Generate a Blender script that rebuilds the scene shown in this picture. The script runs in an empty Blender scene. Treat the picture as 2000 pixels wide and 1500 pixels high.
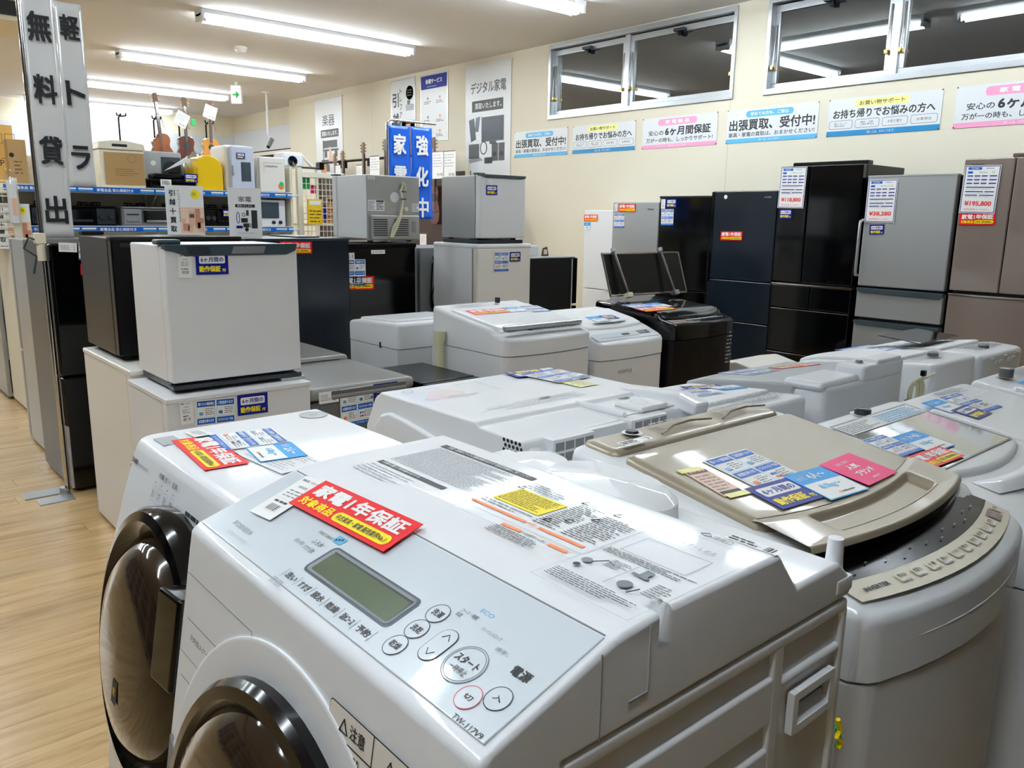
import bpy, bmesh, math, random
from mathutils import Vector, Matrix
random.seed(7)
PI = math.pi
S = bpy.context.scene
C = S.collection

# ---------------------------------------------------------------- camera, world, exposure
def basis(yaw, pitch, roll):
    cy, sy, cp, sp = math.cos(yaw), math.sin(yaw), math.cos(pitch), math.sin(pitch)
    F = Vector((sy*cp, cy*cp, -sp)); rt = Vector((cy, -sy, 0)); up = rt.cross(F)
    c, s = math.cos(roll), math.sin(roll)
    return F, c*rt + s*up, -s*rt + c*up
CAM = Vector((0, 0, 1.4)); FPX = 1575.5
FW, RT, UP = basis(math.radians(40.9), math.radians(11.72), math.radians(0.894))
cd = bpy.data.cameras.new('camera'); cam = bpy.data.objects.new('camera', cd); C.objects.link(cam)
cd.sensor_width = 36; cd.lens = 36*FPX/2000; cd.clip_start = .02; cd.clip_end = 80
cam.matrix_world = Matrix(((RT.x, UP.x, -FW.x, 0), (RT.y, UP.y, -FW.y, 0), (RT.z, UP.z, -FW.z, CAM.z), (0, 0, 0, 1)))
S.camera = cam
W = bpy.data.worlds.new('night'); S.world = W; W.use_nodes = True
W.node_tree.nodes['Background'].inputs[0].default_value = (.02, .03, .05, 1)
W.node_tree.nodes['Background'].inputs[1].default_value = 0.3
S.view_settings.view_transform = 'Standard'; S.view_settings.look = 'None'
S.view_settings.gamma = 1; S.view_settings.exposure = 0.24
TUBE = 46.0          # strength of the fluorescent tubes

def ray(px, py):
    return FW + (px-1000)/FPX*RT - (py-750)/FPX*UP
def at(px, py, ax, v):
    """point of the plane x|y|z = v, or of a plane ('p', (point, normal)), seen at a pixel of the 2000x1500 photograph"""
    d = ray(px, py)
    if ax == 'p':
        p, n = v; return CAM + d*((Vector(p)-CAM).dot(n)/d.dot(n))
    i = 'xyz'.index(ax); return CAM + d*((v-CAM[i])/d[i])

# ---------------------------------------------------------------- materials
def mat(name, col, rough=.4, metal=0, coat=0, emit=0, bump=0, bscale=200, var=0, vscale=3, stretch=None, spec=.5, coatr=.05):
    m = bpy.data.materials.new(name); m.use_nodes = True; nt = m.node_tree; b = nt.nodes['Principled BSDF']
    b.inputs['Base Color'].default_value = (*col, 1); b.inputs['Roughness'].default_value = rough
    b.inputs['Metallic'].default_value = metal; b.inputs['Coat Weight'].default_value = coat
    b.inputs['Coat Roughness'].default_value = coatr; b.inputs['Specular IOR Level'].default_value = spec
    if emit:
        b.inputs['Emission Color'].default_value = (*col, 1); b.inputs['Emission Strength'].default_value = emit
    if bump or var:
        tc = nt.nodes.new('ShaderNodeTexCoord'); mp = nt.nodes.new('ShaderNodeMapping'); nt.links.new(tc.outputs['Object'], mp.inputs[0])
        if stretch: mp.inputs['Scale'].default_value = stretch
    if bump:
        n = nt.nodes.new('ShaderNodeTexNoise'); n.inputs['Scale'].default_value = bscale; n.inputs['Detail'].default_value = 3
        bu = nt.nodes.new('ShaderNodeBump'); bu.inputs['Strength'].default_value = bump; bu.inputs['Distance'].default_value = .002
        nt.links.new(mp.outputs[0], n.inputs['Vector']); nt.links.new(n.outputs[0], bu.inputs['Height']); nt.links.new(bu.outputs[0], b.inputs['Normal'])
    if var:
        n = nt.nodes.new('ShaderNodeTexNoise'); n.inputs['Scale'].default_value = vscale; n.inputs['Detail'].default_value = 5
        r = nt.nodes.new('ShaderNodeValToRGB'); r.color_ramp.elements[0].position = .3; r.color_ramp.elements[1].position = .7
        r.color_ramp.elements[0].color = (*[c*(1-var) for c in col], 1); r.color_ramp.elements[1].color = (*[min(1, c*(1+var)) for c in col], 1)
        nt.links.new(mp.outputs[0], n.inputs['Vector']); nt.links.new(n.outputs[0], r.inputs[0]); nt.links.new(r.outputs[0], b.inputs['Base Color'])
    return m
def rgb(h):
    return tuple(((int(h[i:i+2], 16)/255+.055)/1.055)**2.4 if int(h[i:i+2], 16) > 10 else int(h[i:i+2], 16)/3294.6 for i in (0, 2, 4))
M = {}
def mk(n, h, **k): M[n] = mat(n, rgb(h), **k)
mk('white_gloss', 'eaedf0', rough=.5, spec=.3, coat=.4, coatr=.05); mk('white_metal', 'e2e3e4', rough=.38); mk('white_soft', 'e6e8ea', rough=.5)
mk('white_warm', 'e9e5dc', rough=.35); mk('cream', 'e6dfc8', rough=.5); mk('panel_blue', 'd6dfe6', rough=.3, coat=.8, coatr=.03, bump=.12, bscale=26)
mk('seam', '8c9094', rough=.6); mk('dark_seam', '202224', rough=.6)
mk('door_black', '040404', rough=.10, spec=.35); mk('door_glass', '2a1f14', rough=.07, spec=.6)
mk('black_gloss', '040506', rough=.09, spec=.45); mk('black_satin', '040405', rough=.3, spec=.2); mk('black_matte', '0d0e0f', rough=.6, spec=.3)
mk('navy_gloss', '101a24', rough=.22, spec=.5); mk('dark_grey', '30353b', rough=.35, metal=.3)
mk('gold', '9e937f', rough=.42, metal=.2, coat=.25); mk('gold_light', 'cfc8b4', rough=.35); mk('gold_dark', '8f8470', rough=.32, metal=.25, coat=.4)
mk('silver', 'a9acad', rough=.33, metal=.55, bump=.15, bscale=60, stretch=(1, 1, 30)); mk('silver_light', 'b9bdc0', rough=.3, metal=.7)
mk('steel_grey', '8f9192', rough=.45, metal=.4); mk('galvanised', 'b2b3b0', rough=.4, metal=.6, var=.06, vscale=8)
mk('grey_lid', '8e8d88', rough=.35, coat=.3); mk('grey_dark', '5b5a57', rough=.4, coat=.2); mk('brown_glass', '7c7069', rough=.15, coat=1)
mk('brown_dark', '5a4d47', rough=.18, coat=1); mk('chrome', 'd8d8d8', rough=.12, metal=1); mk('slate', '3c4a52', rough=.3, metal=.2)
mk('grey_glass', '9fa6aa', rough=.06, coat=1); mk('smoke_glass', '6f6c62', rough=.04, coat=1); mk('lcd', '5d6a55', rough=.15, coat=.5)
mk('grey_plastic', 'a8abad', rough=.45); mk('mid_grey', '77797a', rough=.5); mk('rubber', '222222', rough=.8); mk('hose', 'dcd8b4', rough=.5)
mk('paper', 'f2f2f0', rough=.45); mk('ink', '15181c', rough=.5); mk('ink_grey', '7c8086', rough=.5); mk('ink_light', 'b4b8bc', rough=.5)
mk('red', 'e00c14', rough=.45, spec=.25); mk('yellow', 'fbe200', rough=.45, spec=.25); mk('navy', '081a86', rough=.45, spec=.2); mk('blue', '0560c0', rough=.45, spec=.25)
mk('sky', '0c98e2', rough=.45, spec=.25); mk('skyp', '56b0e0', rough=.4); mk('pink', 'e8086a', rough=.45, spec=.25); mk('pinkp', 'f2a0c4', rough=.4); mk('orange', 'f07414', rough=.4); mk('slip', 'f3cdb8', rough=.5)
mk('lemon', 'f6f090', rough=.4); mk('tealp', '0b7fb4', rough=.35); mk('price_red', 'e0474f', rough=.5); mk('banner_blue', '0a58c8', rough=.25, spec=.5); mk('banner_white', 'dedfdf', rough=.16, coat=.8)
mk('poster', 'dfe2e4', rough=.3); mk('poster_ink', '46484b', rough=.5); mk('photo_tan', 'e5b79b', rough=.5); mk('photo_tan2', 'c98d70', rough=.5); mk('photo_tan3', 'f0cfba', rough=.5)
mk('card', 'a98655', rough=.7, bump=.2, bscale=40); mk('card_light', 'd6a95a', rough=.7); mk('tape', 'c9a26a', rough=.4)
mk('wood_dark', '3b2114', rough=.2, coat=1); mk('wood_red', '5a1f12', rough=.2, coat=1, var=.15); mk('wood_gold', 'c98a2c', rough=.2, coat=1, var=.1); mk('wood_burst', '8c4a17', rough=.2, coat=1, var=.3, vscale=6)
mk('wood_neck', '5b4030', rough=.4); mk('brass', 'c8a860', rough=.25, metal=1); mk('yellow_plastic', 'f3c80a', rough=.25, coat=.5)
mk('cooler', 'c9cfe0', rough=.35); mk('silver_foil', 'c4c6c8', rough=.2, metal=.8); mk('green', '1fae5a', rough=.4); mk('grill_red', 'a3202a', rough=.4)
mk('burgundy', '6c4b50', rough=.3, coat=.3); mk('rack_cream', 'e4dfcb', rough=.45); mk('display_black', '060606', rough=.18, spec=.08); mk('rack_brown', '3c2a20', rough=.6); mk('orange_wood', 'c88a4a', rough=.4)
M['tube'] = mat('tube', (.86, .94, 1), emit=TUBE)
M['sign_lit'] = mat('sign_lit', (.9, .95, .88), emit=.5)
def wall_mat(name, h, seam_axis, period, off):
    """vinyl wallpaper: fine emboss and a thin joint every period metres"""
    m = mat(name, rgb(h), rough=.75, bump=.25, bscale=160); nt = m.node_tree; b = nt.nodes['Principled BSDF']
    tc = nt.nodes.new('ShaderNodeTexCoord'); sx = nt.nodes.new('ShaderNodeSeparateXYZ'); nt.links.new(tc.outputs['Object'], sx.inputs[0])
    a = nt.nodes.new('ShaderNodeMath'); a.operation = 'ADD'; a.inputs[1].default_value = off
    d = nt.nodes.new('ShaderNodeMath'); d.operation = 'PINGPONG'; d.inputs[1].default_value = period/2
    l = nt.nodes.new('ShaderNodeMath'); l.operation = 'LESS_THAN'; l.inputs[1].default_value = .003
    mx = nt.nodes.new('ShaderNodeMixRGB'); mx.inputs[1].default_value = (*rgb(h), 1); mx.inputs[2].default_value = (*[c*.72 for c in rgb(h)], 1)
    nt.links.new(sx.outputs[seam_axis], a.inputs[0]); nt.links.new(a.outputs[0], d.inputs[0]); nt.links.new(d.outputs[0], l.inputs[0])
    nt.links.new(l.outputs[0], mx.inputs[0]); nt.links.new(mx.outputs[0], b.inputs['Base Color']); return m
M['wall'] = wall_mat('wall', 'dfd8c4', 1, 3.0, 1.6)
M['wall_plain'] = mat('wall_plain', rgb('ded6bf'), rough=.75, bump=.25, bscale=160)
M['ceiling'] = mat('ceiling', rgb('dcdad8'), rough=.9, bump=.3, bscale=120)
M['white_board'] = mat('white_board', rgb('cfd3d8'), rough=.45)
def wood_floor():
    m = bpy.data.materials.new('oak_vinyl'); m.use_nodes = True; nt = m.node_tree; b = nt.nodes['Principled BSDF']
    tc = nt.nodes.new('ShaderNodeTexCoord'); mp = nt.nodes.new('ShaderNodeMapping'); mp.inputs['Scale'].default_value = (.9, 9, 1)
    oi = nt.nodes.new('ShaderNodeObjectInfo'); ad = nt.nodes.new('ShaderNodeVectorMath'); ad.operation = 'ADD'
    mu = nt.nodes.new('ShaderNodeMath'); mu.operation = 'MULTIPLY'; mu.inputs[1].default_value = 37
    nt.links.new(oi.outputs['Random'], mu.inputs[0]); nt.links.new(tc.outputs['Object'], mp.inputs[0]); nt.links.new(mp.outputs[0], ad.inputs[0]); nt.links.new(mu.outputs[0], ad.inputs[1])
    n = nt.nodes.new('ShaderNodeTexNoise'); n.inputs['Scale'].default_value = 2.4; n.inputs['Detail'].default_value = 8; n.inputs['Roughness'].default_value = .62; n.inputs['Distortion'].default_value = .6
    r = nt.nodes.new('ShaderNodeValToRGB'); e = r.color_ramp.elements; e[0].position = .28; e[0].color = (*rgb('9c7a50'), 1); e[1].position = .72; e[1].color = (*rgb('cdb184'), 1)
    k = e.new(.47); k.color = (*rgb('bd9c6c'), 1)
    nt.links.new(ad.outputs[0], n.inputs['Vector']); nt.links.new(n.outputs[0], r.inputs[0])
    hs = nt.nodes.new('ShaderNodeHueSaturation'); mr = nt.nodes.new('ShaderNodeMapRange'); mr.inputs[3].default_value = .92; mr.inputs[4].default_value = 1.07
    nt.links.new(oi.outputs['Random'], mr.inputs[0]); nt.links.new(mr.outputs[0], hs.inputs['Value']); nt.links.new(r.outputs[0], hs.inputs['Color']); nt.links.new(hs.outputs[0], b.inputs['Base Color'])
    b.inputs['Roughness'].default_value = .27
    bu = nt.nodes.new('ShaderNodeBump'); bu.inputs['Strength'].default_value = .15; bu.inputs['Distance'].default_value = .001
    nt.links.new(n.outputs[0], bu.inputs['Height']); nt.links.new(bu.outputs[0], b.inputs['Normal']); return m
M['floor'] = wood_floor()
def pane_mat():
    m = bpy.data.materials.new('pane_glass'); m.use_nodes = True; b = m.node_tree.nodes['Principled BSDF']
    b.inputs['Base Color'].default_value = (.8, .9, .88, 1); b.inputs['Roughness'].default_value = .0
    b.inputs['Transmission Weight'].default_value = 1; b.inputs['IOR'].default_value = 2.2; return m
M['pane'] = pane_mat()
def clear_film():
    m = bpy.data.materials.new('clear_film'); m.use_nodes = True; nt = m.node_tree
    g = nt.nodes.new('ShaderNodeBsdfGlossy'); g.inputs['Roughness'].default_value = .06; t = nt.nodes.new('ShaderNodeBsdfTransparent')
    mx = nt.nodes.new('ShaderNodeMixShader'); mx.inputs[0].default_value = .12
    nt.links.new(t.outputs[0], mx.inputs[1]); nt.links.new(g.outputs[0], mx.inputs[2]); nt.links.new(mx.outputs[0], nt.nodes['Material Output'].inputs[0]); return m
M['film'] = clear_film()

# ---------------------------------------------------------------- mesh builder
GL = {}
def glyphs(s):
    if s not in GL:
        cu = bpy.data.curves.new('t', 'FONT'); cu.body = s; cu.size = 1; cu.resolution_u = 2; cu.space_line = 1.15
        cu.align_x = 'LEFT'
        o = bpy.data.objects.new('t', cu); C.objects.link(o); dg = bpy.context.evaluated_depsgraph_get(); dg.update()
        me = bpy.data.meshes.new_from_object(o.evaluated_get(dg), depsgraph=dg)
        v = [(p.co.x, p.co.y) for p in me.vertices]; f = [tuple(p.vertices) for p in me.polygons]
        bpy.data.objects.remove(o); bpy.data.curves.remove(cu); bpy.data.meshes.remove(me)
        xs = [a for a, b in v] or [0, 1]; ys = [b for a, b in v] or [0, 1]; x0, y0 = min(xs), min(ys); w, h = max(xs)-x0 or 1, max(ys)-y0 or 1
        GL[s] = ([((a-x0)/w, (b-y0)/h) for a, b in v], f, w/h)
    return GL[s]
class B:
    def __init__(s): s.bm = bmesh.new(); s.ms = []; s.bev = False
    def mi(s, m):
        m = M[m] if isinstance(m, str) else m
        if m not in s.ms: s.ms.append(m)
        return s.ms.index(m)
    def add(s, vs, fs, m, sm=True):
        k = s.mi(m); bv = [s.bm.verts.new(v) for v in vs]
        for f in fs:
            try: q = s.bm.faces.new([bv[i] for i in f]); q.material_index = k; q.smooth = sm
            except ValueError: pass
        return s
    def merge(s, t, m):
        k = s.mi(m); mp = {}
        for v in t.verts: mp[v] = s.bm.verts.new(v.co)
        for f in t.faces:
            q = s.bm.faces.new([mp[v] for v in f.verts]); q.material_index = k; q.smooth = True
        t.free(); return s
    def box(s, x0, x1, y0, y1, z0, z1, m, bev=0, seg=2):
        v = [(x, y, z) for z in (z0, z1) for y in (y0, y1) for x in (x0, x1)]
        f = [(0, 2, 3, 1), (4, 5, 7, 6), (0, 1, 5, 4), (2, 6, 7, 3), (0, 4, 6, 2), (1, 3, 7, 5)]
        if not bev: return s.add(v, f, m, False)
        t = bmesh.new(); bv = [t.verts.new(a) for a in v]
        for q in f: t.faces.new([bv[i] for i in q])
        bmesh.ops.bevel(t, geom=t.edges[:], offset=bev, segments=seg, profile=.5, affect='EDGES', clamp_overlap=True); s.bev = True
        return s.merge(t, m)
    def prism(s, poly, ax, a0, a1, m, bev=0, seg=2):
        """polygon in the plane across axis ax, extruded from a0 to a1"""
        i = 'xyz'.index(ax)
        def P(p, a):
            q = list(p); q.insert(i, a); return q
        n = len(poly); t = bmesh.new()
        A = [t.verts.new(P(p, a0)) for p in poly]; Bv = [t.verts.new(P(p, a1)) for p in poly]
        t.faces.new(A); t.faces.new(Bv[::-1])
        for j in range(n): t.faces.new((A[j], Bv[j], Bv[(j+1) % n], A[(j+1) % n]))
        bmesh.ops.recalc_face_normals(t, faces=t.faces[:])
        if bev: bmesh.ops.bevel(t, geom=t.edges[:], offset=bev, segments=seg, profile=.5, affect='EDGES', clamp_overlap=True); s.bev = True
        return s.merge(t, m)
    def cyl(s, c, ax, r, h, m, n=20, r2=None, cap=True):
        """cylinder or cone from centre c along axis ax over length h"""
        r2 = r if r2 is None else r2; i = 'xyz'.index(ax); vs = []
        for k, (rr, a) in enumerate(((r, 0), (r2, h))):
            for j in range(n):
                t = 2*PI*j/n; p = [rr*math.cos(t), rr*math.sin(t)]; p.insert(i, a); vs.append(tuple(c[q]+p[q] for q in range(3)))
        fs = [(j, (j+1) % n, n+(j+1) % n, n+j) for j in range(n)]
        s.add(vs, fs, m)
        if cap: s.add(vs[:n], [tuple(range(n))[::-1]], m, False); s.add(vs[n:], [tuple(range(n))], m, False)
        return s
    def tube(s, pts, r, m, n=8, close=False):
        pts = [Vector(p) for p in pts]; rings = []; u = None
        for k, p in enumerate(pts):
            a = pts[k-1] if (k or close) else p; b = pts[(k+1) % len(pts)] if (k < len(pts)-1 or close) else p
            d = (b-a).normalized()
            if u is None: u = d.orthogonal().normalized()
            u = (u - d*u.dot(d)).normalized(); w = d.cross(u); rr = r[k] if isinstance(r, (list, tuple)) else r
            rings.append([p + (u*math.cos(2*PI*j/n)+w*math.sin(2*PI*j/n))*rr for j in range(n)])
        vs = [tuple(v) for q in rings for v in q]; K = len(pts); fs = []
        for k in range(K if close else K-1):
            for j in range(n): fs.append((k*n+j, k*n+(j+1) % n, ((k+1) % K)*n+(j+1) % n, ((k+1) % K)*n+j))
        s.add(vs, fs, m)
        if not close: s.add(vs[:n], [tuple(range(n))[::-1]], m); s.add(vs[-n:], [tuple(range(n))], m)
        return s
    def lathe(s, prof, m, c=(0, 0, 0), ax='z', n=32, sc=(1, 1)):
        """profile (radius, height) turned about axis ax through c"""
        i = 'xyz'.index(ax); vs = []
        for r, h in prof:
            for j in range(n):
                t = 2*PI*j/n; p = [r*math.cos(t)*sc[0], r*math.sin(t)*sc[1]]; p.insert(i, h); vs.append(tuple(c[q]+p[q] for q in range(3)))
        fs = [(k*n+j, k*n+(j+1) % n, (k+1)*n+(j+1) % n, (k+1)*n+j) for k in range(len(prof)-1) for j in range(n)]
        return s.add(vs, fs, m)
    def grid(s, fn, nu, nv, m):
        vs = [fn(u/nu, v/nv) for v in range(nv+1) for u in range(nu+1)]
        return s.add(vs, [(v*(nu+1)+u, v*(nu+1)+u+1, (v+1)*(nu+1)+u+1, (v+1)*(nu+1)+u) for v in range(nv) for u in range(nu)], m)
    def rect(s, x0, y0, x1, y1, m, z=0, r=0):
        if not r: return s.add([(x0, y0, z), (x1, y0, z), (x1, y1, z), (x0, y1, z)], [(0, 1, 2, 3)], m, False)
        p = []
        for cx, cy, a in ((x1-r, y0+r, -PI/2), (x1-r, y1-r, 0), (x0+r, y1-r, PI/2), (x0+r, y0+r, PI)):
            for k in range(6): t = a+k*PI/10; p.append((cx+r*math.cos(t), cy+r*math.sin(t), z))
        return s.add(p, [tuple(range(len(p)))], m, False)
    def frame(s, x0, y0, x1, y1, w, m, z=0):
        for q in ((x0, y0, x1, y0+w), (x0, y1-w, x1, y1), (x0, y0+w, x0+w, y1-w), (x1-w, y0+w, x1, y1-w)): s.rect(*q, m, z)
        return s
    def ring(s, cx, cy, r, w, m, z=0, n=28, ry=None):
        ry = ry or r; vs = []
        for k in range(n):
            t = 2*PI*k/n; vs += [(cx+r*math.cos(t), cy+ry*math.sin(t), z), (cx+(r-w)*math.cos(t), cy+(ry-w)*math.sin(t), z)]
        return s.add(vs, [(2*k, 2*((k+1) % n), 2*((k+1) % n)+1, 2*k+1) for k in range(n)], m, False)
    def disc(s, cx, cy, r, m, z=0, n=24):
        return s.add([(cx+r*math.cos(2*PI*k/n), cy+r*math.sin(2*PI*k/n), z) for k in range(n)], [tuple(range(n))], m, False)
    def text(s, t, x0, y0, x1, y1, m, z=0, bold=0, keep=False):
        """lettering fitted to a rectangle; bold = stroke growth as a fraction of the height"""
        v, f, asp = glyphs(t)
        if keep and (x1-x0) > asp*(y1-y0): x1 = x0+asp*(y1-y0)
        e = bold*(y1-y0); w, h = x1-x0-2*e, y1-y0-2*e; x0 += e; y0 += e
        offs = [(0, 0)] if not bold else [(e*math.cos(a), e*math.sin(a)) for a in (PI/4, 3*PI/4, 5*PI/4, 7*PI/4)] + ([(0, 0)] if bold > .05 else [])
        for i, (ox, oy) in enumerate(offs): s.add([(x0+a*w+ox, y0+b*h+oy, z+i*2e-6) for a, b in v], f, m, False)
        return s
    def micro(s, x0, y0, x1, y1, n, m, z=0, fill=.5):
        """n lines of print too small to read"""
        h = (y1-y0)/n
        for k in range(n):
            y = y1-(k+1)*h+h*(1-fill)/2; x = x0; end = x1-(x1-x0)*random.choice((0, .05, .3, .12))
            while x < end:
                w = (y1-y0)/n*random.uniform(.7, 2.4); s.rect(x, y, min(x+w, end), y+h*fill, m, z); x += w+h*random.uniform(.15, .5)
        return s
    def bars(s, x0, y0, x1, y1, m, z=0, n=22):
        w = (x1-x0)/n
        for k in range(n):
            if random.random() < .62: s.rect(x0+k*w, y0, x0+k*w+w*random.choice((.4, .7, 1)), y1, m, z)
        return s
    def xf(s, mt): bmesh.ops.transform(s.bm, matrix=mt, verts=s.bm.verts[:]); return s
    def obj(s, name, parent=None, loc=None, rot=None):
        me = bpy.data.meshes.new(name); s.bm.to_mesh(me); s.bm.free()
        for m in s.ms: me.materials.append(m)
        me.set_sharp_from_angle(angle=math.radians(40))
        o = bpy.data.objects.new(name, me); C.objects.link(o); o.parent = parent
        if loc: o.location = loc
        if rot: o.rotation_euler = rot
        if s.bev:
            w = o.modifiers.new('weighted', 'WEIGHTED_NORMAL'); w.keep_sharp = True; w.weight = 80
        return o
def tag(o, label, cat, group=None, kind=None):
    if label: o['label'] = label
    if cat: o['category'] = cat
    if group: o['group'] = group
    if kind: o['kind'] = kind
    return o
def thing(name, label, cat, loc=(0, 0, 0), rz=0, group=None):
    o = bpy.data.objects.new(name, None); C.objects.link(o); o.location = loc; o.rotation_euler = (0, 0, math.radians(rz)); o.empty_display_size = .1
    return tag(o, label, cat, group)
def struct(b, name, parent=None):
    o = b.obj(name, parent)
    if not parent: o['kind'] = 'structure'
    return o
def copytree(o, loc, label, rz=None, parent=None):
    c = o.copy(); C.objects.link(c)
    if parent: c.parent = parent
    else:
        c.location = loc; c['label'] = label
        if rz is not None: c.rotation_euler.z = math.radians(rz)
    for k in [x for x in KIDS.get(o.name, [])]: copytree(k, None, None, parent=c)
    return c
KIDS = {}
def index_kids(root):
    allo = list(C.objects)
    for o in allo:
        if o.parent: KIDS.setdefault(o.parent.name, [])
    for o in allo:
        if o.parent and o not in KIDS[o.parent.name]: KIDS[o.parent.name].append(o)

# ---------------------------------------------------------------- the room
XW, YB, ZC = 6.3, 16.15, 3.22
X0, Y0 = -8.5, -9.0
b = B()
PX0, PX1, PY0, PY1 = -1.6, 1.15, 1.95, 8.4
for q in ((X0, XW+.5, Y0, PY0), (X0, XW+.5, PY1, YB+.2), (X0, PX0, PY0, PY1), (PX1, XW+.5, PY0, PY1)): b.box(q[0], q[1], q[2], q[3], -.12, 0, 'floor')
b.box(PX0, PX1, PY0, PY1, -.12, -.010, 'dark_seam')
floor = struct(b, 'floor'); meshes = {}
row = 0; y = PY0
while y < PY1-.01:
    d = min(.15, PY1-y); x = PX0 - random.uniform(0, .85)
    while x < PX1:
        a, c = max(x, PX0), min(x+.92, PX1)
        if c-a > .02:
            k = (round(c-a, 2), round(d, 2))
            if k not in meshes:
                q = B(); q.box(0, c-a-.0012, 0, d-.0012, -.009, 0, 'floor'); o = q.obj('plank', floor, (a, y, 0)); meshes[k] = o.data
            else:
                o = bpy.data.objects.new('plank', meshes[k]); C.objects.link(o); o.parent = floor; o.location = (a, y, 0)
        x += .92
    y += d
b = B(); b.box(X0, XW+.5, Y0, YB+.2, ZC, ZC+.1, 'ceiling'); struct(b, 'ceiling')
# window wall with two openings
WZ0, WZ1 = 2.45, 3.195
wins = ((4.375, 6.735), (1.70, 4.075))
b = B(); ys = [Y0, 1.70, 4.075, 4.375, 6.735, 13.0]
for i in range(5):
    if i in (1, 3):
        b.box(XW, XW+.16, ys[i], ys[i+1], 0, WZ0, 'wall'); b.box(XW, XW+.16, ys[i], ys[i+1], WZ1, ZC, 'wall')
    else: b.box(XW, XW+.16, ys[i], ys[i+1], 0, ZC, 'wall')
struct(b, 'wall_right')
b = B(); b.box(XW+.16, XW+.35, 12.84, 13.0, 0, ZC, 'wall_plain'); b.box(XW+.35, XW+.5, 12.84, YB, 0, ZC, 'wall_plain'); struct(b, 'wall_recess')
b = B(); b.box(X0, XW+.5, YB, YB+.15, 0, ZC, 'wall_plain'); struct(b, 'wall_back')
b = B(); b.box(X0-.15, X0, Y0, YB+.15, 0, ZC, 'wall_plain'); struct(b, 'wall_left')
b = B(); b.box(X0, XW+.2, Y0-.15, Y0, 0, ZC, 'wall_plain'); struct(b, 'wall_front')
b = B(); b.box(X0, XW+.33, YB-.04, YB-.002, 0, 2.84, 'white_board', .004); struct(b, 'trim_1')
b = B(); b.box(XW+.31, XW+.348, 13.02, YB-.05, 2.52, 2.92, 'white_board', .004); struct(b, 'trim_2')
b = B(); b.box(XW+.32, XW+.345, 13.02, YB-.05, 0, 2.52, 'black_matte', .004); b.box(XW+.30, XW+.32, 13.02, YB-.05, 2.44, 2.50, 'rack_cream'); struct(b, 'dark_opening_1')  # black panel stands in for the shade inside an opening below the white board
b = B(); b.box(X0, 2.0, 8.85, 9.72, ZC-.16, ZC-.001, 'wall_plain', .006); b.box(X0, 2.0, 8.80, 8.85, ZC-.12, ZC-.001, 'dark_seam'); struct(b, 'trim_3')
b = B(); b.box(XW-.012, XW, Y0, 12.84, 0, .07, 'mid_grey', .003); struct(b, 'baseboard_right')
# windows: aluminium outer frame, two sashes, stays, closers
for n, (ya, yb) in enumerate(wins):
    w = B(); t = .035
    for q in ((ya, yb, WZ0-.012, WZ0+t), (ya, yb, WZ1-t, WZ1+.01), (ya, ya+t, WZ0+t, WZ1-t), (yb-t, yb, WZ0+t, WZ1-t)): w.box(XW-.018, XW+.14, *q, 'silver_light', .003)
    ym = (ya+yb)/2 + (.10 if n == 0 else .12)
    w.box(XW+.03, XW+.12, ym-.03, ym+.03, WZ0+t, WZ1-t, 'silver_light', .003)
    win = struct(w, 'window_%d' % (n+1)); win['kind'] = 'structure'
    for (a, c) in ((ya+t, ym-.03), (ym+.03, yb-t)):
        f = B(); s_ = .045; X1, X2 = XW+.05, XW+.09
        for q in ((a, c, WZ0+t, WZ0+t+s_), (a, c, WZ1-.10, WZ1-.045), (a, a+s_, WZ0+t+s_, WZ1-.10), (c-s_, c, WZ0+t+s_, WZ1-.10)): f.box(X1, X2, *q, 'silver_light', .003)
        f = f.obj('sash', win)
        g = B(); g.box(XW+.068, XW+.074, a+s_, c-s_, WZ0+t+s_, WZ1-.10, 'pane'); g.obj('pane', f)
        g = B(); m = (a+c)/2; g.box(XW+.0, XW+.05, m-.06, m+.06, WZ1-.10, WZ1-.072, 'dark_grey', .004); g.box(XW+.02, XW+.05, m-.02, m+.02, WZ1-.135, WZ1-.10, 'black_satin', .004); g.obj('latch', f)
        g = B(); e = c-.02
        for e in (a+.02, c-.02): g.tube([(XW+.045, e, WZ1-.2), (XW+.02, e, WZ0+.22)], .008, 'chrome'); g.box(XW+.0, XW+.05, e-.012, e+.012, WZ0+.19, WZ0+.22, 'brass', .002)
        g.obj('stay', f)
# the yard outside: a dark ground and a dim far wall keep the panes dark
b = B(); b.box(XW+.5, XW+14, Y0, YB, -.3, -.2, 'black_matte'); tag(struct(b, 'ground'), None, None)

# ---------------------------------------------------------------- ceiling lights
def fixture():
    t = thing('ceiling_light', 'x', 'ceiling light', (0, 0, ZC), 0, 'twin tube fluorescent fittings on the ceiling')
    L = 2.34
    h = B(); h.prism([(-.09, 0), (.09, 0), (.085, -.035), (.045, -.06), (-.045, -.06), (-.085, -.035)], 'x', 0, L, 'white_soft', .003)
    for x in (.0, L-.03): h.box(x, x+.03, -.085, .085, -.10, -.03, 'white_gloss', .006)
    h.obj('housing', t)
    for yy in (-.045, .045):
        q = B(); q.cyl((.035, yy, -.083), 'x', .0165, L-.07, 'tube', 10); q.obj('fluorescent_tube', t)
        for x in (.03, L-.05): q = B(); q.cyl((x, yy, -.083), 'x', .0175, .02, 'chrome', 10); q.obj('tube_cap', t)
    return t
fx = fixture(); index_kids(fx)
rows = [(5.33, 'ceiling light cut by the top edge of the picture, above the high windows'), (7.93, 'nearest fully seen ceiling light, near the top of the picture'), (10.50, 'second ceiling light in the row, with a thin white cord drooping under it'), (13.12, 'third ceiling light in the row, above the hanging guitars'), (15.68, 'farthest ceiling light, close to the back wall')]
for i, (yy, lb) in enumerate(rows):
    if i == 0: fx.location = (2.98, yy, ZC); fx['label'] = lb
    else: copytree(fx, (2.98, yy, ZC), lb)
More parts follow.
